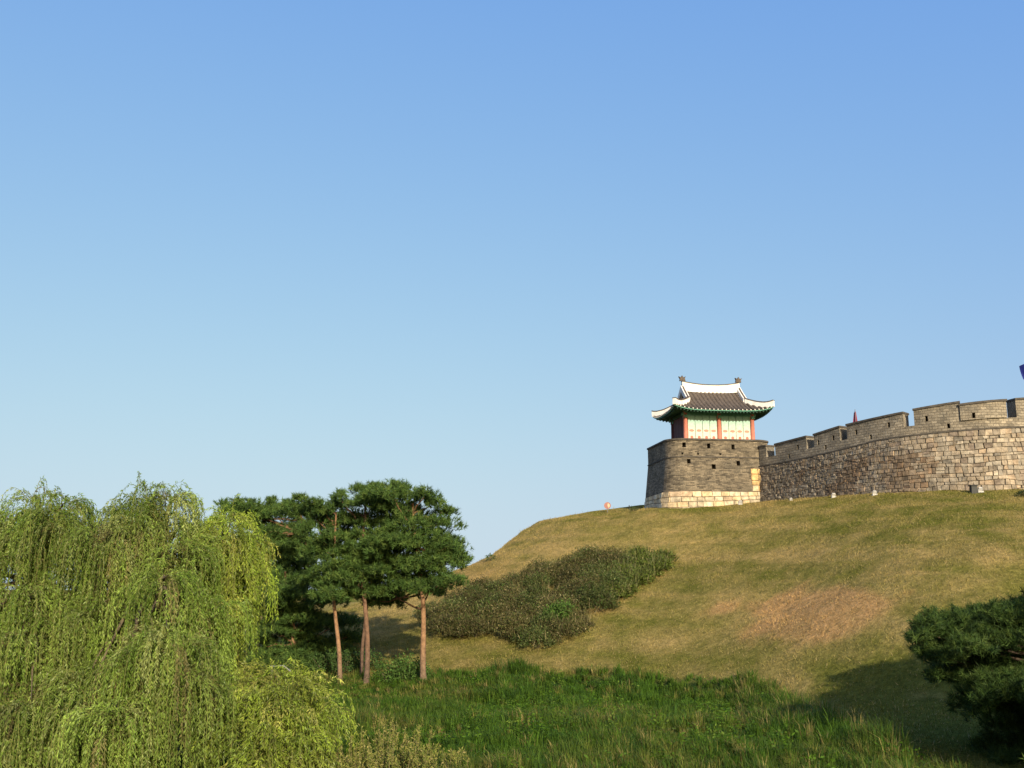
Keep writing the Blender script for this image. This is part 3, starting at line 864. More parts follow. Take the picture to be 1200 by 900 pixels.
def panel(mb, P0, e, w, z0, z1, out, th=.05, pad=.02):
    a = np.array(P0) + np.array(e) * pad; b = np.array(P0) + np.array(e) * (w - pad)
    o = np.array(out) * th
    v = [[*(a + o), z0], [*(b + o), z0], [*(b + o), z1], [*(a + o), z1], [*(a - o), z0], [*(b - o), z0], [*(b - o), z1], [*(a - o), z1]]
    uv = [(0, 0), (1, 0), (1, 1), (0, 1)] * 2
    mb.add(v, f4=[[0, 1, 2, 3], [5, 4, 7, 6], [1, 5, 6, 2], [4, 0, 3, 7], [3, 2, 6, 7], [0, 4, 5, 1]], uv=uv)
for sv in (-1, 1):
    for bay in (0, 1):
        x0 = -CU + .2 + bay * CU; wv = (CU - .4) / 4
        for k in range(4):
            m = MB(); panel(m, (x0 + k * wv, sv * CV), (1, 0), wv, 0.05, zc - .37, (0, sv))
            m.build("shutter", M_SHUTTER, pav, local=True)
for su in (-1, 1):
    wv = (2 * CV - .4) / 4
    for k in range(4):
        m = MB(); panel(m, (su * CU, -CV + .2 + k * wv), (0, 1), wv, 0.05, zc - .37, (su, 0))
        m.build("side_panel", M_SHADERED, pav, local=True)

# ------------------------------------------------------------------ leaf machinery
def perp(d, r):
    a = r.normal(size=d.shape); a -= d * (a * d).sum(-1, keepdims=True); return norm(a)
def rhomb(P, d, side, L, w, col, bend=None):
    """one four-corner leaf per row: base P, direction d, side vector, length, width"""
    L = np.asarray(L)[:, None]; w = np.asarray(w)[:, None]
    m = P + d * L * 0.45
    v = np.stack([P, m - side * w * 0.5, P + d * L, m + side * w * 0.5], 1).reshape(-1, 3)
    n = len(P)
    f = np.arange(4 * n).reshape(n, 4)
    return v, f, np.repeat(col, 4, axis=0)
def blade_tri(P, d, side, L, w, col):
    v = np.stack([P - side * (w * .5)[:, None], P + side * (w * .5)[:, None], P + d * L[:, None]], 1).reshape(-1, 3)
    return v, np.arange(3 * len(P)).reshape(-1, 3), np.repeat(col, 3, axis=0)
def pick(r, pal, wts, n, var=0.2):
    pal = np.asarray(pal, float); i = r.choice(len(pal), n, p=np.asarray(wts) / np.sum(wts))
    return pal[i] * r.uniform(1 - var, 1 + var, (n, 1))

# ------------------------------------------------------------------ hillside lawn: short mown blades
def build_lawn():
    r = np.random.default_rng(11)
    n = 520000
    x = r.uniform(-16, 46, n); y = 27 + 72 * r.random(n) ** .8
    z = gz(x, y); px, py = proj(np.stack([x, y, z], -1))
    ok = (px > 370) & (px < 1230) & (meadow_amount(x, y) < 0.3) & (py > 560)
    xy = np.stack([x, y], -1)
    q = np.linspace(0, WC.L, 400); c = WC.xy(q)
    wy = np.interp(x, c[:, 0], c[:, 1], left=120)
    ok &= y < wy - 0.45
    t = (xy - B0[:2]); u = t @ E1[:2]; v = t @ E2[:2]
    ok &= ~((u > -1.0) & (v > -0.9) & (u < 12) & (v < 9))
    x, y, z = x[ok], y[ok], z[ok]; n = len(x)
    P = np.stack([x, y, z - .01], -1)
    d = norm(np.stack([r.normal(0, .55, n), r.normal(-.1, .55, n), np.full(n, 1.0)], -1))
    clump = fbm(x / 1.1, y / 1.1, 91, 3)
    L = r.uniform(.05, .16, n) * (0.4 + 1.2 * clump)
    tall = r.random(n) < 0.012; L[tall] = r.uniform(.2, .45, tall.sum())
    w = r.uniform(.018, .042, n)
    col = lawn_col(x, y) * (r.uniform(.6, 1.5, (n, 1)) * (.6 + .8 * clump)[:, None])
    straw = r.random(n) < 0.14
    col[straw] = np.array([.36, .28, .13]) * r.uniform(.7, 1.2, (straw.sum(), 1))
    v, f, c = blade_tri(P, d, perp(d, r), L, w, col)
    o = mesh_np("grass", v, f, M_GRASSLEAF, col=c)
    tag(o, "short mown grass fading from green to straw over the hillside below the wall", "grass", kind="stuff")
build_lawn()

# ------------------------------------------------------------------ tall green meadow in the foreground
def build_meadow():
    r = np.random.default_rng(12)
    T = 16000
    x = r.uniform(-20, 22, T); y = 24 + (64 - 24) * r.random(T) ** 1.2
    z = gz(x, y); px, py = proj(np.stack([x, y, z], -1))
    ok = (px > 320) & (px < 1130) & (r.random(T) < meadow_amount(x, y)) & (py < 970)
    x, y, px = x[ok], y[ok], px[ok]; T = len(x)
    cl = fbm(x / 3.0, y / 3.0, 101, 3); hue = fbm(x / 3.2 + 9, y / 3.2, 151, 3)
    Ht = (0.38 + 1.45 * np.clip(cl - .32, 0, 1)) * r.uniform(.65, 1.2, T)
    Ht *= 0.85 + 0.5 * sstep(840, 930, px) * sstep(52, 42, y)
    pyv = proj(np.stack([x, y, gz(x, y)], -1))[1]
    Ht = Ht + .55 * np.exp(-(((px - 885) / 30) ** 2 + ((pyv - 825) / 14) ** 2)) + .5 * np.exp(-(((px - 1030) / 40) ** 2 + ((pyv - 880) / 18) ** 2)) + .3 * np.exp(-(((px - 510) / 40) ** 2 + ((pyv - 805) / 12) ** 2))
    pal = np.array([[.046, .098, .010], [.060, .112, .012], [.090, .118, .020], [.14, .14, .035], [.20, .17, .06], [.036, .078, .011]])
    t = np.clip((hue - .32) * 2.6, 0, 1)[:, None]
    tc = pal[0] * (1 - t) + pal[2] * t
    k = r.random(T)
    tc = np.where((k < .2)[:, None], pal[1], tc); tc = np.where((k > .80)[:, None], pal[5], tc)
    dry = (k > .2) & (k < .2 + .07 + .16 * sstep(.5, .65, hue) + .07 * sstep(820, 900, px))
    tc = np.where(dry[:, None], np.where((r.random(T) < .6)[:, None], pal[3], pal[4]), tc)
    tc = tc * r.uniform(.75, 1.35, (T, 1))
    K = 34
    i = np.repeat(np.arange(T), K); n = len(i)
    az = r.uniform(0, 2 * np.pi, n); out = np.stack([np.cos(az), np.sin(az), 0 * az], -1)
    rt = np.abs(r.normal(0, .13, n)) * (.5 + Ht[i])
    X = x[i] + out[:, 0] * rt; Y = y[i] + out[:, 1] * rt
    H = Ht[i] * r.uniform(.45, 1.1, n)
    lean = out * r.uniform(.15, 1.0, n)[:, None] + np.array([-.12, .05, 0])
    side = np.stack([-out[:, 1], out[:, 0], 0 * az], -1) + r.normal(0, .4, (n, 3)) * [1, 1, 0]; side = norm(side)
    w = r.uniform(.014, .034, n) * np.clip(y[i] / 44.0, .55, 1.1)
    P = np.stack([X, Y, gz(X, Y) - .03], -1)
    up_ = np.array([0, 0, 1.])
    mid = P + up_ * (H * .6)[:, None] + lean * (H * .20)[:, None]
    tip = P + up_ * (H * (1.0 - .35 * np.linalg.norm(lean, axis=1)))[:, None] + lean * (H * .72)[:, None]
    col = tc[i] * r.uniform(.7, 1.35, (n, 1))
    a = w[:, None] * side * .5
    v = np.stack([P - a, P + a, mid + a * .85, mid - a * .85, tip], 1).reshape(-1, 3)
    b = np.arange(n)[:, None] * 5
    f4 = b + np.array([[0, 1, 2, 3]]); f3 = b + np.array([[3, 2, 4]])
    o = mesh_np("tall_grass", v, [f4, f3], M_GRASSLEAF, col=np.repeat(col, 5, axis=0))
    tag(o, "tall lush green grass and weeds filling the foot of the hill in front", "grass", kind="stuff")
    # broad-leaved weeds among the grass
    m = 700
    x = r.uniform(-14, 20, m); y = 25 + 31 * r.random(m) ** 1.1
    px, py = proj(np.stack([x, y, gz(x, y)], -1))
    ok = (px > 360) & (px < 1090) & (meadow_amount(x, y) > .6) & (fbm(x / 3, y / 3, 171, 2) > .46)
    x, y = x[ok], y[ok]; m = len(x); K = 46
    hgt = r.uniform(.3, .95, m) * (0.7 + .6 * fbm(x / 3, y / 3, 171, 2))
    X = np.repeat(x, K) + r.normal(0, .22, m * K); Y = np.repeat(y, K) + r.normal(0, .22, m * K)
    Zr = np.repeat(hgt, K) * r.random(m * K) ** .6
    P = np.stack([X, Y, gz(X, Y) + Zr], -1)
    d = norm(np.stack([r.normal(0, 1, m * K), r.normal(0, 1, m * K), r.normal(.1, .5, m * K)], -1))
    cc = np.repeat(pick(r, [[.045, .10, .008], [.06, .12, .010], [.09, .14, .018], [.055, .085, .014]], [.35, .35, .2, .1], m, .15), K, axis=0) * r.uniform(.75, 1.25, (m * K, 1))
    v, f, c = rhomb(P, d, perp(d, r), r.uniform(.07, .16, m * K), r.uniform(.03, .07, m * K), cc)
    o = mesh_np("weeds", v, f, M_SHRUB, col=c)
    tag(o, "leafy green weeds growing up through the tall grass at the foot of the hill", "weeds", kind="stuff")
build_meadow()

# ------------------------------------------------------------------ pines
def trunk_path(base, top, r, wob=0.36, n=12):
    t = np.linspace(0, 1, n)[:, None]
    p = base + (top - base) * t
    p[:, 0] += wob * np.sin(t[:, 0] * 5.1 + r.uniform(0, 6)) * t[:, 0] * (1.2 - t[:, 0]) * 1.6
    p[:, 1] += wob * np.sin(t[:, 0] * 4.3 + r.uniform(0, 6)) * t[:, 0]
    return p

def pine(name, label, group, base, top, trad, pads, D, seed, tuft=0.26, density=50, needles=17, wn_=0.034, bark=((0.25, 0.145, 0.078), (0.16, 0.11, 0.072)),
         tone=1.0, zflat=0.54, depth=1.0, limb_from=0.45, grow=1.02, extra=1):
    r = np.random.default_rng(seed)
    base = np.asarray(base, float); top = np.asarray(top, float)
    t = thing(name, base, label, "pine tree", group)
    tp = trunk_path(base - [0, 0, .25], top, r)
    nT = len(tp); s = np.linspace(0, 1, nT)
    rad = trad * .77 * (1.12 - 0.72 * s); rad[0] *= 1.3
    m = MB(); m.tube(tp, rad, 10)
    k = np.repeat(np.concatenate([s]), 10)
    cols = np.array(bark[1]) * (1 - sstep(0.05, 0.3, k)[:, None]) + np.array(bark[0]) * sstep(0.05, 0.3, k)[:, None]
    cols = np.vstack([cols, cols[:1], cols[-1:]])
    m.c.append(cols)
    tr = m.build("trunk", M_BARK, t, smooth=True)
    # pads of foliage carried by limbs
    lm = MB(); VS, FS, CS, nv = [], [], [], 0
    pads2 = []
    for (px, py, rp, dy) in pads:
        pads2.append((px, py, rp * grow, dy))
        for _ in range(extra):
            pads2.append((px + r.uniform(-.45, .45) * rp, py + r.uniform(-.1, .5) * rp, rp * r.uniform(.7, .95) * grow, dy + r.uniform(-1.6, 1.6)))
    pads2 = [(a + r.normal(0, .10) * c_, b + r.normal(0, .10) * c_, c_ * r.uniform(.8, 1.15), e) for a, b, c_, e in pads2]
    n_pad = 0
    for (px, py, rp, dy) in pads2:
        c = W(px, py, D + dy * depth)
        rr = rp / F * D
        # limb
        n_pad += 1
        main = n_pad % (extra + 1) == 1 or extra == 0
        j = limb_from + (1 - limb_from) * np.clip((c[2] - rr * .6 - tp[int(nT * limb_from), 2]) / max(1e-3, tp[-1, 2] - tp[int(nT * limb_from), 2]), 0, 1) * 0.80 + r.uniform(-.04, .16)
        j = min(max(j, limb_from * .9), .99)
        a = np.array([np.interp(j, s, tp[:, q]) for q in range(3)])
        q = np.linspace(0, 1, 7)[:, None]
        lp_ = a + (c - [0, 0, rr * .15] - a) * q
        lp_[:, 2] += -0.12 * np.sin(q[:, 0] * np.pi) * np.linalg.norm(c - a) * .5
        lp_[1:-1] += r.normal(0, .05, (5, 3))
        if main: lm.tube(lp_, np.linspace(trad * .34, trad * .08, 7), 6, c=np.array(bark[0]) * .6)
        # branchlets fan out from the pad centre
        nb = r.integers(9, 14); az = r.uniform(0, 2 * np.pi) + np.arange(nb) * 2 * np.pi / nb + r.normal(0, .25, nb)
        nt = int(density * rr * rr * 2.2 * r.uniform(.8, 1.15)) + 14
        bi = r.integers(0, nb, nt); rho = np.sqrt(r.random(nt)) * (0.70 + 0.65 * r.random(nb))[bi]
        x = rr * rho * np.cos(az[bi]) + r.normal(0, rr * .13, nt); y = rr * rho * np.sin(az[bi]) + r.normal(0, rr * .13, nt)
        zt = rr * zflat * (1.0 - 0.9 * rho ** 2) * (r.random(nt) ** .7) + rr * .10 * np.sin(az[bi] * 3 + seed) * rho - rr * .12 + r.normal(0, .06, nt)
        P = c + np.stack([x, y, zt], -1)
        out = norm(np.stack([x, y, 0 * x], -1))
        ax = norm(out * (0.25 + .55 * rho)[:, None] + np.array([0, 0, 1.]) * r.uniform(.45, 1.0, nt)[:, None] + r.normal(0, .22, (nt, 3)))
        tc = pick(r, [[.050, .096, .022], [.070, .124, .027], [.104, .158, .036], [.036, .066, .018]], [.3, .35, .2, .15], nt, .2) * tone
        ax2 = np.repeat(ax, needles, axis=0); n2 = len(ax2)
        PP = np.repeat(P, needles, axis=0) - ax2 * (r.random(n2) * tuft * .8)[:, None]
        d = norm(ax2 * r.uniform(.2, 1.1, n2)[:, None] + r.normal(0, .60, (n2, 3)))
        L = tuft * r.uniform(.6, 1.15, n2)
        v, f, cc = blade_tri(PP, d, perp(d, r), L, np.full(n2, wn_), np.repeat(tc, needles, axis=0) * r.uniform(.75, 1.25, (n2, 1)))
        VS.append(v); FS.append(f + nv); CS.append(cc); nv += len(v)
    lm.build("limbs", M_BARK, t, smooth=True)
    mesh_np("crown", np.vstack(VS), np.vstack(FS), M_PINE, t, col=np.vstack(CS))
    return t

def spread(pads, r, amp):
    return [(a, b, c, float(r.uniform(-amp, amp)) if len(t) == 0 else t[0]) for a, b, c, *t in pads]
rp_ = np.random.default_rng(77)
G_P = "red pines grouped at the left foot of the hill"
DC = 56.0
bC = hit(497, 803)
pine("pine_tree", "red pine with orange trunk forking under its broad crown, nearest the thicket", G_P, bC, W(486, 590, bC[1]), 0.20,
     spread([(502, 686, 28), (478, 683, 34), (522, 674, 20), (534, 657, 13), (512, 655, 30), (470, 664, 38), (502, 634, 36), (527, 640, 18), (516, 608, 22), (480, 608, 38), (508, 590, 16), (474, 586, 32), (500, 577, 13), (455, 574, 22), (436, 568, 12), (470, 572, 14), (520, 598, 12), (538, 649, 8), (455, 690, 26), (448, 698, 20, 3), (420, 694, 26, 3), (470, 700, 14, 3), (500, 662, 30), (470, 632, 34)], rp_, 1.5), bC[1], 101)
bB = hit(429, 803)
pine("pine_tree", "red pine with dusky straight trunk standing between the slim orange trunk and the forked one", G_P, bB, W(428, 590, bB[1]), 0.18,
     spread([(432, 692, 26), (442, 664, 36), (420, 642, 32), (444, 622, 36), (416, 606, 28), (432, 586, 26), (402, 590, 16), (397, 578, 9), (425, 572, 14), (410, 665, 30), (445, 645, 30), (455, 600, 24)], rp_, 1.6), bB[1] + 1, 102, bark=((0.16, 0.095, 0.06), (0.11, 0.075, 0.055)))
bA = hit(398, 803)
pine("pine_tree", "red pine with slim bare orange trunk, nearest to the small drooping willow", G_P, bA, W(393, 600, bA[1]), 0.155,
     spread([(392, 684, 26), (368, 674, 22), (402, 662, 32), (385, 642, 32), (374, 618, 28), (360, 602, 22), (346, 592, 18), (380, 594, 18), (350, 582, 9), (366, 588, 12), (398, 630, 24)], rp_, 1.5), bA[1] + .5, 103)
bB2 = hit(421, 797)
pine("pine_tree", "thin dark leaning pine trunk close behind the dusky straight trunk", G_P, bB2 + [0, 1.2, 0], W(427, 625, bB2[1] + 1.2), 0.13,
     spread([(424, 676, 22), (440, 652, 22), (415, 628, 22), (452, 640, 20), (400, 612, 20)], rp_, 1.2), bB2[1] + 2.2, 104, bark=((0.12, 0.075, 0.05), (0.09, 0.06, 0.045)))
bL = hit(352, 785)
pine("pine_tree", "red pine with broad dark green top rising behind the yellow green side of the willow", G_P, bL + [0, 3, 0], W(352, 600, bL[1] + 3), 0.24,
     spread([(300, 594, 26), (272, 594, 14), (263, 588, 8), (322, 602, 28), (342, 622, 28), (332, 652, 32), (312, 622, 24), (350, 650, 22), (290, 610, 22), (285, 640, 24), (318, 586, 10), (300, 660, 26), (280, 586, 8), (335, 590, 10), (330, 635, 28, 1.2), (350, 632, 24, -1), (318, 645, 28, -1), (345, 668, 28, 0), (320, 675, 28, 1), (362, 615, 20, 0), (306, 612, 26, 1), (370, 650, 20, 1.5)], rp_, 1.4), bL[1] + 3, 105)
bM = hit(335, 792)
pine("pine_tree", "low bushy dark pine branching almost to the ground beside the willow", G_P, bM + [0, 1.5, 0], W(338, 670, bM[1] + 1.5), 0.2,
     spread([(340, 692, 30), (318, 702, 28), (347, 722, 30), (320, 736, 30), (352, 748, 26), (332, 765, 28), (372, 702, 18), (364, 735, 16), (310, 765, 24), (300, 715, 22), (345, 775, 24), (375, 755, 12), (330, 672, 26), (360, 680, 20), (390, 700, 22, 3), (396, 728, 24, 3), (408, 748, 18, 3), (384, 752, 24, 2), (392, 772, 20, 2), (372, 725, 24, 3), (318, 782, 26, 0), (352, 786, 22, 0), (300, 745, 24, 0), (332, 790, 24, -1), (375, 785, 18, 1), (330, 710, 26, 0), (355, 765, 24, -1)], rp_, 1.2), bM[1] + 1.5, 106, limb_from=.1)

# dark pine at the right edge of the picture
bR = np.array([16.6, 31.5, 0]); bR[2] = gz(bR[0], bR[1])
padsR = [(1079, 739, 15), (1093, 729, 20), (1119, 727, 22), (1141, 721, 24), (1169, 717, 30), (1201, 709, 32), (1236, 713, 40), (1089, 761, 17), (1113, 763, 24), (1151, 765, 32), (1191, 773, 36), (1241, 761, 45), (1109, 784, 18), (1123, 793, 14), (1169, 795, 32), (1211, 806, 36), (1256, 801, 45), (1151, 816, 22), (1191, 836, 30), (1241, 846, 40),
         (1159, 869, 15), (1179, 883, 18), (1206, 873, 26), (1251, 886, 40), (1109, 747, 18), (1129, 753, 20), (1176, 743, 28), (1206, 739, 32), (1141, 743, 22), (1281, 721, 50), (1301, 781, 55), (1291, 691, 40), (1251, 681, 30), (1301, 851, 50), (1331, 741, 50), (1341, 821, 50)]
pine("pine_tree", "dark bushy pine at the right edge throwing a broad shadow across the slope", None, bR, W(1262, 690, 31.5), 0.2,
     spread(padsR, rp_, 1.5), 31.0, 107, tuft=0.21, density=95, needles=22, wn_=0.02, grow=1.25, extra=2, bark=((.10, .07, .05), (.08, .06, .045)), tone=.66, limb_from=.08)
b_ = np.array([17.8, 24.6, 0]); b_[2] = gz(b_[0], b_[1])  # unseen pine added to darken the bushy pine's base and the corner below
pine("pine_tree", "unseen low pine added past the right edge to shade the bushy one and its foot", None, b_, b_ + [0, 0, 4.0], 0.2,
     [(1400, 765, 75, 0), (1450, 750, 80, 0), (1540, 750, 80, 0), (1400, 810, 80, -1), (1480, 790, 90, 1), (1400, 850, 85, 0), (1480, 860, 90, 0), (1400, 910, 85, -1), (1480, 920, 90, 1), (1560, 840, 90, 0)], 24.6, 108, tuft=0.2, density=120, needles=12, wn_=0.035, grow=1.2, extra=1, limb_from=.08)
b_ = np.array([20.7, 28.6, 0])  # its shade reaches the slope left of the bushy pine; b_[2] = gz(b_[0], b_[1])
pine("pine_tree", "tall spreading pine standing outside the picture to the right, its shade falling on the slope", None, b_, b_ + [0, 0, 4.4], 0.24,
     [(1420, 614, 60, 0), (1470, 584, 75, 0), (1520, 564, 80, 1), (1480, 624, 80, -1), (1560, 594, 80, 0), (1400, 574, 40, 1), (1440, 544, 45, 1), (1500, 519, 60, 0), (1560, 534, 70, 1), (1540, 644, 80, 0), (1600, 624, 80, 1), (1420, 639, 50, -1)], 28.6, 109, tuft=0.24, density=70, needles=12, wn_=0.035, grow=.95, extra=2, limb_from=.5)

# ------------------------------------------------------------------ willows
def willow(label, base, hub, heads, seed, D0, per=46, Lr=(1.2, 3.1), pal=None, wts=None, trad=.3, outk=.55, group="weeping willows at the left"):
    """heads: (px, row, depth, spread in m) - the tops of the boughs; strands hang from them"""
    r = np.random.default_rng(seed)
    base = np.asarray(base, float); hub = np.asarray(hub, float)
    t = thing("willow_tree", base, label, "willow tree", group)
    m = MB(); tp = trunk_path(base - [0, 0, .3], hub, r, .15); m.tube(tp, np.linspace(trad * 1.3, trad * .7, len(tp)), 10, c=(.11, .085, .06)); m.build("trunk", M_BARK, t, smooth=True)
    lm = MB(); ST = []
    for (px, py, D, sp, nst) in heads:
        c = W(px, py, D)
        h = c - hub; q = np.linspace(0, 1, 12)[:, None]
        arc = hub + h * np.array([1, 1, 0]) * q ** 1.25 + np.array([0, 0, 1.]) * (h[2] * np.sin(q * np.pi / 2) ** 0.9 if h[2] > 0 else h[2] * q ** 2 + .5 * np.sin(q * np.pi))
        arc[1:-1] += r.normal(0, .04, (10, 3))
        lm.tube(arc, np.linspace(trad * .38, .012, 12), 6, c=(.12, .095, .055))
        hdir = norm(np.array([h[0], h[1], 0]) + 1e-6)
        rb = sp * r.uniform(.55, .95); lc = r.uniform(.62, 1.42)                     # a bough ends in a rounded lobe of drooping sprays
        for _ in range(max(3, int(nst / 3.4))):
            az = r.uniform(0, 2 * np.pi); rho = np.sqrt(r.random()) * rb
            dirn = np.array([math.cos(az), math.sin(az), 0])
            p = c + dirn * rho * r.uniform(.4, 1.0) + [0, 0, -.28 * rho * rho - abs(r.normal(0, .22))]
            o = (dirn * (.25 + .6 * rho / rb) + hdir * .25) * outk * r.uniform(.4, 1.3)
            LL = r.uniform(*Lr) * (1.05 - .35 * r.random()); upk = r.uniform(.05, .55); tc = r.integers(0, 1000)
            for _ in range(r.integers(5, 10)):
                oj = o + np.append(r.normal(0, .08, 2), 0)
                ST.append((*(p + r.normal(0, .08, 3)), *oj, upk * r.uniform(.6, 1.4), LL * r.uniform(.5, 1.1), lc, tc))
    ST = np.array(ST); n = len(ST)
    ds = .11
    P = ST[:, :3].copy(); P[:, :2] += r.normal(0, .03, (n, 2))
    d = norm(np.c_[ST[:, 3:5], ST[:, 6]])
    L = ST[:, 7]; steps = int(L.max() / ds) + 1
    sw = r.normal(0, .05, (n, 2))
    sc = pick(r, pal, wts, 1000, .22)[ST[:, 9].astype(int)] * r.uniform(.85, 1.15, (n, 1)) * ST[:, 8:9]
    VS, FS, CS, nv = [], [], [], 0
    RV, RF, nr = [], [], 0
    zg = gz(P[:, 0], P[:, 1]) + .08
    side0 = perp(d, r)
    for k in range(steps):
        alive = (L > k * ds) & (P[:, 2] > zg)
        if not alive.any(): break
        g = .20 + .05 * k
        d = norm(d + np.array([0, 0, -1.]) * g + np.c_[sw, np.zeros(n)] * .4 + r.normal(0, .05, (n, 3)))
        Q = P + d * ds
        idx = np.where(alive)[0]
        a = side0[idx] * .007
        RV.append(np.stack([P[idx] - a, P[idx] + a, Q[idx] + a, Q[idx] - a], 1).reshape(-1, 3)); RF.append(np.arange(4 * len(idx)).reshape(-1, 4) + nr); nr += 4 * len(idx)
        for _ in range(4 if k > 1 else 1):
            m_ = len(idx)
            pd = perp(d[idx], r)
            ld = norm(d[idx] * r.uniform(.35, 1.0, m_)[:, None] + pd * r.uniform(.3, .95, m_)[:, None] + np.array([0, 0, -.35]))
            pp = P[idx] + d[idx] * (ds * r.random(m_))[:, None]
            v, f, c = rhomb(pp, ld, perp(ld, r), r.uniform(.07, .145, m_), r.uniform(.016, .031, m_), np.where((r.random(m_) < .09)[:, None], sc[idx] * .6 + np.array([.14, .16, .085]), sc[idx]) * r.uniform(.7, 1.3, (m_, 1)))
            VS.append(v); FS.append(f + nv); CS.append(c); nv += len(v)
        P = np.where(alive[:, None], Q, P)
    lm.build("boughs", M_BARK, t, smooth=True)
    tw_ = mesh_np("twigs", np.vstack(RV), np.vstack(RF), M_BARK, t, col=np.tile([[.12, .125, .035]], (nr, 1)))
    mesh_np("foliage", np.vstack(VS), np.vstack(FS), M_WILLOW, t, col=np.vstack(CS))
    return t
PALW = [[.165, .245, .042], [.205, .285, .056], [.110, .175, .026], [.25, .295, .095], [.17, .15, .06]]
WW = [.34, .3, .22, .1, .04]
PALY = [[.235, .33, .040], [.285, .355, .052], [.18, .26, .032], [.32, .335, .07]]
rw = np.random.default_rng(31)
def fill(x0, x1, y0, y1, D0, D1, n, sp, nst):
    return [(rw.uniform(x0, x1), rw.uniform(y0, y1), rw.uniform(D0, D1), sp, nst) for _ in range(n)]
b1 = np.array([W(45, 905, 30)[0], 31.0, 0]); b1[2] = gz(b1[0], b1[1])
h1 = [(40, 585, 30, .45, 40), (78, 589, 30, .45, 40), (58, 599, 29, .5, 34), (4, 607, 30, .6, 50), (-30, 603, 30, .6, 40), (22, 601, 31, .5, 34), (84, 617, 29.5, .5, 36), (66, 613, 29, .6, 40), (44, 615, 29.5, .6, 40)]
h1 += fill(-70, 88, 615, 670, 28.5, 31.5, 7, .9, 66) + fill(-70, 92, 670, 735, 26.8, 30, 7, .95, 66) + fill(-60, 80, 735, 800, 25.8, 29, 8, .95, 66) + fill(-50, 80, 800, 860, 25.0, 28, 7, 1.0, 66)
willow("tall weeping willow filling the left edge with long olive green hanging strands", b1, W(45, 700, 30.5), h1, 201, 30, pal=PALW, wts=WW)
b2 = np.array([W(185, 905, 30)[0], 31.0, 0]); b2[2] = gz(b2[0], b2[1])
h2 = [(168, 582, 30, .45, 44), (203, 582, 30, .45, 44), (186, 598, 29.5, .5, 40), (148, 600, 30, .5, 46), (134, 620, 30, .5, 40), (214, 614, 30, .45, 34), (160, 614, 29, .6, 46), (196, 616, 29.5, .6, 46)]
h2 += fill(128, 225, 618, 670, 28.5, 31, 6, .9, 66) + fill(112, 232, 670, 735, 26.8, 30, 7, .9, 66)
h2 += fill(95, 222, 735, 795, 25.4, 28.6, 9, 1.0, 70) + fill(90, 205, 795, 860, 24.8, 27.4, 8, 1.05, 70)
willow("tall weeping willow with twin tufted tops, middle one of the left mass", b2, W(185, 700, 30.5), h2, 202, 30, pal=PALW, wts=[.36, .34, .14, .12, .04])
b3 = np.array([W(262, 905, 32)[0], 32.0, 0]); b3[2] = gz(b3[0], b3[1])
h3 = [(250, 620, 31, .7, 50), (272, 608, 31, .6, 54), (284, 632, 31, .6, 52), (238, 636, 31, .7, 46), (288, 656, 31, .5, 34), (260, 624, 30, .7, 56), (275, 646, 30, .7, 60)]
h3 += fill(230, 276, 648, 690, 29.5, 31.5, 6, .8, 62) + fill(222, 252, 690, 740, 29, 30.5, 5, .8, 60)
willow("yellow green weeping willow, brightest of the left mass, in front of the dark pines", b3, W(262, 720, 31.5), h3, 203, 31, pal=PALY, wts=[.4, .3, .2, .1], Lr=(1.0, 2.6), trad=.22)
b4 = np.array([W(335, 905, 28.5)[0], 28.5, 0]); b4[2] = gz(b4[0], b4[1])
h4 = [(316, 790, 28, 1.0, 70), (291, 802, 28, .9, 70), (343, 796, 28, .9, 70), (365, 808, 28, .8, 55), (283, 824, 28, .8, 60), (331, 804, 27, 1.0, 80), (303, 818, 26.5, 1.0, 80), (353, 824, 27, 1.0, 70), (376, 828, 28, .6, 40),
      (321, 842, 26.3, 1.0, 80), (281, 858, 26.3, .8, 70), (353, 852, 26.5, .9, 60), (316, 882, 25.8, 1.0, 70), (363, 878, 26.2, .8, 50), (283, 888, 25.8, .8, 60)]
willow("small drooping willow mound at the bottom in front of the pine trunks", b4, W(335, 850, 28.5), h4, 204, 28, pal=[[.20, .27, .034], [.24, .295, .045], [.145, .205, .028], [.27, .28, .07]], wts=[.36, .3, .22, .12], Lr=(.6, 1.5), trad=.14, outk=.6)

# ------------------------------------------------------------------ shrubs
def leaf_blob(r, c, rad, n, size, pal, wts, flat=.8, shell=.55):
    d = norm(r.normal(size=(n, 3))); d[:, 2] = np.abs(d[:, 2]) * 1.0 - .15
    q = (shell + (1 - shell) * r.random(n)) ** .8
    lum = 1 + .22 * np.sin(d[:, 0] * 7 + c[0]) * np.sin(d[:, 1] * 6 + c[1]) + r.normal(0, .08, n)
    P = c + d * (rad * q * lum)[:, None] * np.array([1, 1, flat])
    ld = norm(r.normal(size=(n, 3)) * .8 + d * .5 + np.array([0, 0, .3]))
    col = pick(r, pal, wts, n, .3)
    return rhomb(P, ld, perp(ld, r), r.uniform(.7, 1.4, n) * size, r.uniform(.35, .6, n) * size, col)

def in_poly(px, py, poly):
    poly = np.asarray(poly, float); x0, y0 = poly[:, 0], poly[:, 1]; x1, y1 = np.roll(x0, -1), np.roll(y0, -1)
    c = np.zeros(px.shape, bool)
    for a, b, e, f in zip(x0, y0, x1, y1):
        c ^= ((b > py) != (f > py)) & (px < (e - a) * (py - b) / (f - b + 1e-12) + a)
    return c

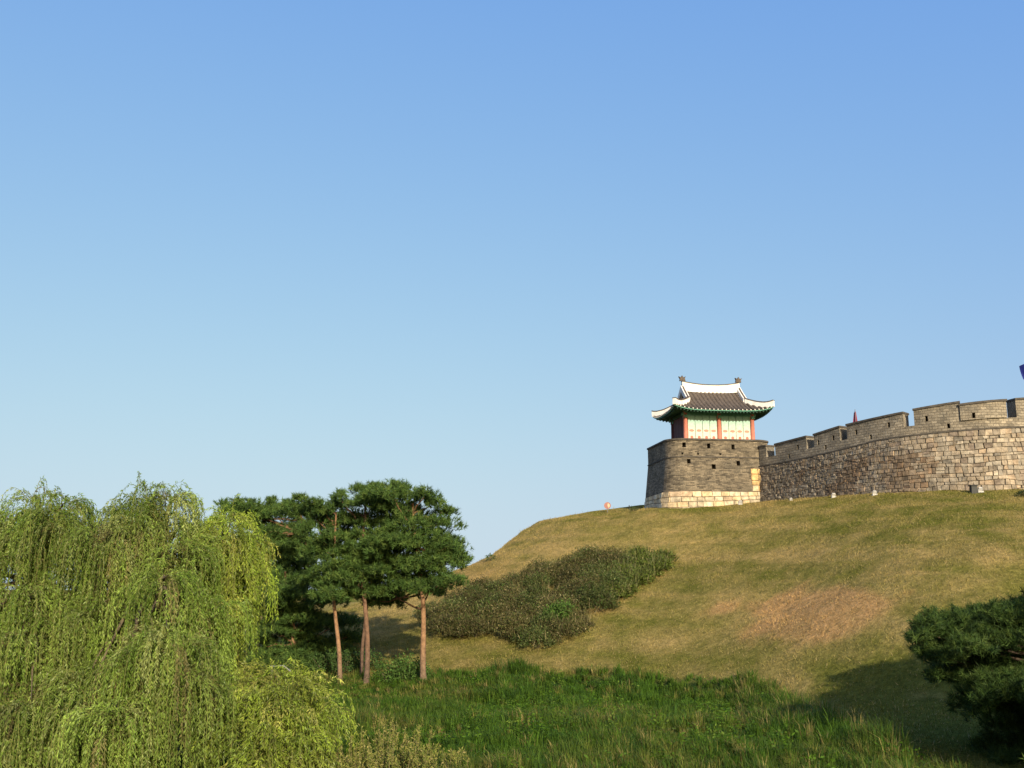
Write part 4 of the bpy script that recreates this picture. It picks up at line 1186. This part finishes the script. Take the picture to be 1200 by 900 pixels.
def cluster(name, label, cat, spots, pal, wts, seed, per=900, size=.16, stems=None, kind=None, mat=None, group=None, flat=.8, vary=False):
    """one bush or thicket: leaf clumps at spots (x, y, radius) plus stems"""
    r = np.random.default_rng(seed)
    spots = np.asarray(spots, float)
    cx, cy = spots[:, 0].mean(), spots[:, 1].mean()
    t = thing(name, (cx, cy, float(gz(cx, cy))), label, cat, group)
    VS, FS, CS, nv = [], [], [], 0
    sm = MB()
    for x, y, rad in spots:
        z = float(gz(x, y))
        v, f, c = leaf_blob(r, np.array([x, y, z + rad * .25]), rad, int(per * rad * rad), size, pal, wts, flat * r.uniform(.8, 1.35) if vary else flat)
        if vary: c = c * r.uniform(.74, 1.28) * (np.array([.85, 1.12, .9]) if r.random() < .3 else np.ones(3))
        VS.append(v); FS.append(f + nv); CS.append(c); nv += len(v)
        for _ in range(4):
            e = np.array([x, y, z]) + np.array([r.normal(0, rad * .4), r.normal(0, rad * .4), rad * r.uniform(.6, 1.0)])
            sm.tube([(x, y, z - .1), (np.array([x, y, z]) + e) / 2 + r.normal(0, .05, 3), e], [.03, .02, .008], 5, c=(.10, .08, .05))
    sm.build("stems", M_BARK, t)
    if stems:
        n, h0, h1, spal, sw_ = stems
        i = r.integers(0, len(spots), n)
        x = spots[i, 0] + r.normal(0, .55, n) * spots[i, 2]; y = spots[i, 1] + r.normal(0, .55, n) * spots[i, 2]
        P = np.stack([x, y, gz(x, y) + spots[i, 2] * .4], -1)
        d = norm(np.stack([r.normal(0, .3, n), r.normal(0, .3, n), np.ones(n)], -1))
        v, f, c = rhomb(P, d, perp(d, r), r.uniform(h0, h1, n), r.uniform(.015, .04, n), pick(r, spal, sw_, n, .25))
        VS.append(v); FS.append(f + nv); CS.append(c); nv += len(v)
    mesh_np("foliage", np.vstack(VS), np.vstack(FS), M_SHRUB, t, col=np.vstack(CS))
    if kind: t["kind"] = kind
    return t

THICKET = [(497, 722), (520, 745), (560, 752), (620, 762), (670, 752), (705, 728), (725, 700), (735, 690), (735, 660), (700, 660), (650, 668), (600, 684), (555, 702), (515, 715)]
rs = np.random.default_rng(41)
def spots_in(poly, n, rlo, rhi):
    poly = np.asarray(poly, float); out = []
    while len(out) < n:
        a, b = rs.uniform(poly[:, 0].min(), poly[:, 0].max()), rs.uniform(poly[:, 1].min(), poly[:, 1].max())
        if in_poly(np.array([a]), np.array([b]), poly)[0]:
            h = hit(a, b, 50, 110); out.append((h[0], h[1], rs.uniform(rlo, rhi)))
    return out
PALT = [[.082, .078, .026], [.110, .098, .040], [.068, .090, .024], [.052, .048, .020], [.17, .145, .07], [.30, .26, .14]]
cluster("shrub_thicket", "large dark olive brown thicket sprawling over the left slope of the hill", "shrubs", spots_in(THICKET, 105, .7, 1.5) + spots_in([(p + (p - 620) * .02, q + (q - 705) * .06) for p, q in THICKET], 50, .35, .7), PALT, [.28, .22, .22, .16, .1, .02], 301, vary=True, per=1500, size=.12,
        stems=(7000, .4, 1.0, [[.16, .135, .06], [.10, .10, .035], [.25, .21, .11]], [.4, .48, .12]))
cluster("green_shrubs", "fresh green bushes at the right end of the dark thicket", "shrubs", spots_in([(722, 705), (745, 688), (778, 668), (778, 656), (750, 655), (735, 665), (722, 690)], 22, .9, 1.2),
        [[.075, .105, .018], [.10, .135, .024], [.06, .07, .018], [.15, .15, .05]], [.35, .3, .25, .1], 302, per=900, size=.17, stems=(900, .5, 1.2, [[.10, .13, .04], [.2, .19, .09]], [.7, .3]))
hb = hit(652, 722, 50, 110)
cluster("green_shrub", "small bright green bush in the middle of the dark thicket", "shrub", [(hb[0], hb[1] - 2.2, 1.05), (hb[0] - .6, hb[1] - 2.0, .8), (hb[0] + .4, hb[1] - 1.7, 1.0)],
        [[.065, .125, .022], [.085, .155, .03], [.05, .09, .02]], [.4, .35, .25], 303, per=1300, size=.16, flat=1.35)
hb = hit(575, 657, 60, 110)
cluster("green_shrub", "tiny round bush alone on the skyline at the left shoulder of the hill", "shrub", [(hb[0], hb[1], .45)], [[.06, .10, .03], [.08, .11, .035]], [.5, .5], 304, per=900, size=.14, flat=1.1)
hb = hit(745, 600, 60, 110)
cluster("green_shrub", "tiny low bush on the crest just left of the bastion", "shrub", [(hb[0], hb[1] + 1.0, .42)], [[.06, .09, .03], [.09, .10, .04]], [.5, .5], 305, per=700, size=.12)
hb = hit(1199, 582, 40, 90)
cluster("green_shrub", "small dark bush in the grass below the wall at the right edge", "shrub", [(hb[0] + .15, hb[1], .55)], [[.03, .05, .02], [.045, .06, .02]], [.5, .5], 306, per=1100, size=.12, flat=.6)
hb = hit(470, 800, 40, 80)
cluster("green_shrub", "leafy green sapling bush between the dusky trunk and the forked pine", "shrub", [(hb[0], hb[1], .9), (hb[0] - .8, hb[1] + .4, .9), (hb[0] + .35, hb[1] + .3, 1.2), (hb[0] + .8, hb[1] + .6, .8)],
        [[.06, .125, .025], [.09, .15, .035], [.05, .09, .02]], [.4, .35, .25], 307, per=700, size=.15, flat=1.1)
hb = hit(410, 795, 40, 80)
cluster("green_shrub", "low shady green bush behind the slim orange pine trunk", "shrub", [(hb[0] - .6, hb[1] + 2, 1.2), (hb[0] + .6, hb[1] + 2.2, 1.1), (hb[0] - 1.6, hb[1] + 2.2, 1.2)],
        [[.05, .10, .025], [.07, .11, .03], [.04, .07, .02]], [.4, .3, .3], 308, per=700, size=.15, flat=.9)
# pale sage-like weeds at the bottom of the picture
def sage(label, px, py, D, n, seed, w=.75, h=1.2):
    r = np.random.default_rng(seed)
    b = W(px, py, D); b[2] = gz(b[0], b[1])
    t = thing("weed_clump", b, label, "weed clump", "pale upright weeds at the bottom")
    sm = MB(); VS, FS, CS, nv = [], [], [], 0
    for _ in range(n):
        a = b + [r.normal(0, w * .6), r.normal(0, w * .6), 0]; a[2] = gz(a[0], a[1]) - .05
        H = h * r.uniform(.6, 1.15) * (1 - .25 * np.hypot(*(a - b)[:2]) / w)
        e = a + [r.normal(0, .12), r.normal(0, .12), max(H, .25)]
        sm.tube([a, (a + e) / 2 + r.normal(0, .03, 3), e], [.012, .009, .004], 4, c=(.16, .14, .06), caps=False)
        k = 70; q = r.random(k) ** .7
        P = a + (e - a) * q[:, None] + r.normal(0, .05, (k, 3)) * (1.3 - q)[:, None]
        d = norm(r.normal(0, .7, (k, 3)) + [0, 0, .5])
        c = pick(r, [[.17, .19, .04], [.23, .225, .06], [.11, .14, .03], [.30, .265, .10]], [.35, .25, .25, .15], k, .2)
        v, f, c = rhomb(P, d, perp(d, r), r.uniform(.05, .12, k), r.uniform(.018, .035, k), c)
        VS.append(v); FS.append(f + nv); CS.append(c); nv += len(v)
    sm.build("stems", M_BARK, t); mesh_np("foliage", np.vstack(VS), np.vstack(FS), M_SHRUB, t, col=np.vstack(CS))
sage("pale yellow green weed clump touching the right side of the small willow mound", 405, 905, 26.8, 46, 401, .95, 1.1)
sage("tallest pale weed clump with upright seed spikes at the bottom of the picture", 452, 905, 27.4, 52, 402, .9, 1.5)
sage("pale weed clump fading into the green grass, rightmost of the three", 505, 905, 27.0, 40, 403, .8, .95)

# ------------------------------------------------------------------ small objects
# round sign on the crest
hb = W(712, 602, 95.5); hb[2] = gz(hb[0], hb[1])
st = thing("round_sign", hb, "small round red and cream sign on a thin post on the hill crest", "sign")
m = MB(); m.tube([hb - [0, 0, .2], hb + [0, 0, .95]], .03, 8); m.build("post", M_METAL, st)
zc_ = float(W(712, 592.5, 95.5)[2])
def half_disc(a0, a1, rad, y, th):
    a = np.linspace(a0, a1, 14)
    ring = np.stack([hb[0] + rad * np.cos(a), np.full(14, y), zc_ + rad * np.sin(a)], -1)
    back = ring + [0, th, 0]; c = np.array([[hb[0], y, zc_], [hb[0], y + th, zc_]])
    k = np.arange(13)
    mm = MB(); mm.add(np.vstack([ring, back, c]), f4=np.stack([k, k + 14, k + 15, k + 1], -1), f3=np.vstack([np.stack([np.full(13, 28), k, k + 1], -1), np.stack([np.full(13, 29), k + 15, k + 14], -1)]))
    return mm
pl_ = half_disc(0, 2 * math.pi, .32, hb[1] - .04, .02).build("sign_plate", M_SIGNRED, st)
half_disc(-1.2, 1.45, .22, hb[1] - .046, .004).build("sign_symbol", M_SIGNCREAM, pl_)
# thin stake next to it
hb2 = W(737.5, 600, 95.0); hb2[2] = gz(hb2[0], hb2[1])
m = MB(); m.tube([hb2 - [0, 0, .2], hb2 + [0, 0, .45]], [.04, .035], 8); m.box((hb2[0] - .05, hb2[1] - .05, hb2[2] + .45), (hb2[0] + .05, hb2[1] + .05, hb2[2] + .53))
tag(m.build("stake", M_DARK, loc=None), "short dark stake on the crest between the round sign and the bastion", "stake")
# floodlights at the foot of the walls
def flood(px, py, D, label, big=1.0):
    b = W(px, py, D); b[2] = gz(b[0], b[1])
    t = thing("floodlight", b, label, "floodlight", "floodlights along the foot of the wall")
    s = big
    m = MB(); m.box((b[0] - .26 * s, b[1] - .14, b[2] - .1), (b[0] + .26 * s, b[1] + .14, b[2] + .10 * s), taper=.02); m.build("base", M_WHITE, t)
    m = MB(); z = b[2] + .10 * s
    for sx in (-1, 1):
        m.box((b[0] + sx * .2 * s - .02, b[1] - .03, z - .02), (b[0] + sx * .2 * s + .02, b[1] + .03, z + .26 * s))
    m.build("bracket", M_METAL, t)
    ca, sa = math.cos(.7), math.sin(.7)
    fr = lambda v: np.stack([v[:, 0] + b[0], b[1] + v[:, 1] * ca - v[:, 2] * sa, z + .2 * s + v[:, 1] * sa + v[:, 2] * ca], -1)
    m = MB(); m.box((-.18 * s, -.10 * s, -.14 * s), (.18 * s, .10 * s, .14 * s), frame=fr, taper=.03 * s); m.build("lamp_housing", M_WHITE, t)
flood(867.5, 589.5, 87.4, "white floodlight at the foot of the bastion where its pale corner stones begin", 0.8)
flood(927, 586, 84.4, "smallest white floodlight below the dark rubble part of the wall, nearest the bastion", .5)
flood(977, 582, 80.1, "white floodlight below the dark rubble wall, second along from the bastion", .75)
flood(1025, 579.5, 76.9, "white floodlight below the middle of the curtain wall, third from the bastion", .75)
flood(1149, 577, 72.2, "white floodlight beside a dark box below the bright squared stonework at the right", .8)
b = W(1141, 576.5, 72.1); b[2] = gz(b[0], b[1])
m = MB(); m.box((b[0] - .22, b[1] - .2, b[2] - .08), (b[0] + .22, b[1] + .2, b[2] + .5), taper=.03); m.box((b[0] - .27, b[1] - .25, b[2] + .503), (b[0] + .27, b[1] + .25, b[2] + .56))
tag(m.build("control_box", M_DARK), "dark control box in the grass beside the floodlight at the right part of the wall", "box")
# grey handrail half hidden by the small willow
rb_ = W(318, 800, 52.0); rb_[2] = gz(rb_[0], rb_[1])
hr = thing("handrail", rb_, "short grey metal handrail showing above the small drooping willow mound", "handrail")
xs_ = [0.0, .55, 1.1]
rail_z = [float(W(322, 781, 52)[2]), float(W(334, 780, 52)[2]), float(W(346, 790, 52)[2])]
for x_, z_ in zip(xs_, rail_z):
    m = MB(); m.tube([(rb_[0] + x_, 52.0, float(gz(rb_[0] + x_, 52.0)) - .15), (rb_[0] + x_, 52.0, z_)], .03, 8); m.build("post", M_METAL, hr)
m = MB(); m.tube([(rb_[0] - .12, 52.0, rail_z[0])] + [(rb_[0] + x_, 52.0, z_) for x_, z_ in zip(xs_, rail_z)] + [(rb_[0] + 1.22, 52.0, rail_z[2] - .18)], .035, 8); m.build("rail", M_METAL, hr)
# flags behind the wall
def flag(px, py_top, py_bot, D, label, mat, ppx, w, zpole, furled=False):
    b = W(ppx, py_bot, D); g = float(gz(b[0], b[1]))
    base = np.array([b[0], D, g]); top = float(W(ppx, py_top, D)[2])
    t = thing("flag", base, label, "flag")
    m = MB(); m.tube([base - [0, 0, .2], [b[0], D, top + zpole]], [.04, .025], 8); m.build("pole", M_METAL, t)
    n, k = 14, 10
    s_, q_ = np.meshgrid(np.linspace(0, 1, n), np.linspace(0, 1, k))
    hgt = top - float(W(ppx, py_bot, D)[2])
    if furled:
        X = b[0] + s_ * w * (1 - .75 * (1 - q_)) * np.cos(s_ * 9) * .8; Y = D + .10 * np.sin(s_ * 14) + .03
        Z = top - q_ * hgt - s_ * .15
    else:
        X = b[0] - s_ * w * (1 - .2 * q_); Y = D + .16 * np.sin(s_ * 7 + q_ * 2); Z = top - q_ * hgt * (1 - .35 * s_) - s_ * .45
    V = np.stack([X, Y, Z], -1).reshape(-1, 3); V = np.vstack([V, V + [0, .015, 0]])
    i = np.arange(n - 1)[None, :]; j = np.arange(k - 1)[:, None] * n
    f = np.stack([i + j, i + j + 1, i + j + n + 1, i + j + n], -1).reshape(-1, 4)
    mesh_np("cloth", V, np.vstack([f, f[:, ::-1] + n * k]), mat, t, smooth=True)
flag(1003, 481, 496, 83.5, "furled dark red flag on a pole rising just behind the battlements", M_PURPLE, 1003, .32, .1, furled=True)
flag(1210, 422, 446, 78, "deep blue flag on a pole at the right edge above the wall", M_BLUE, 1212, 1.0, .15)
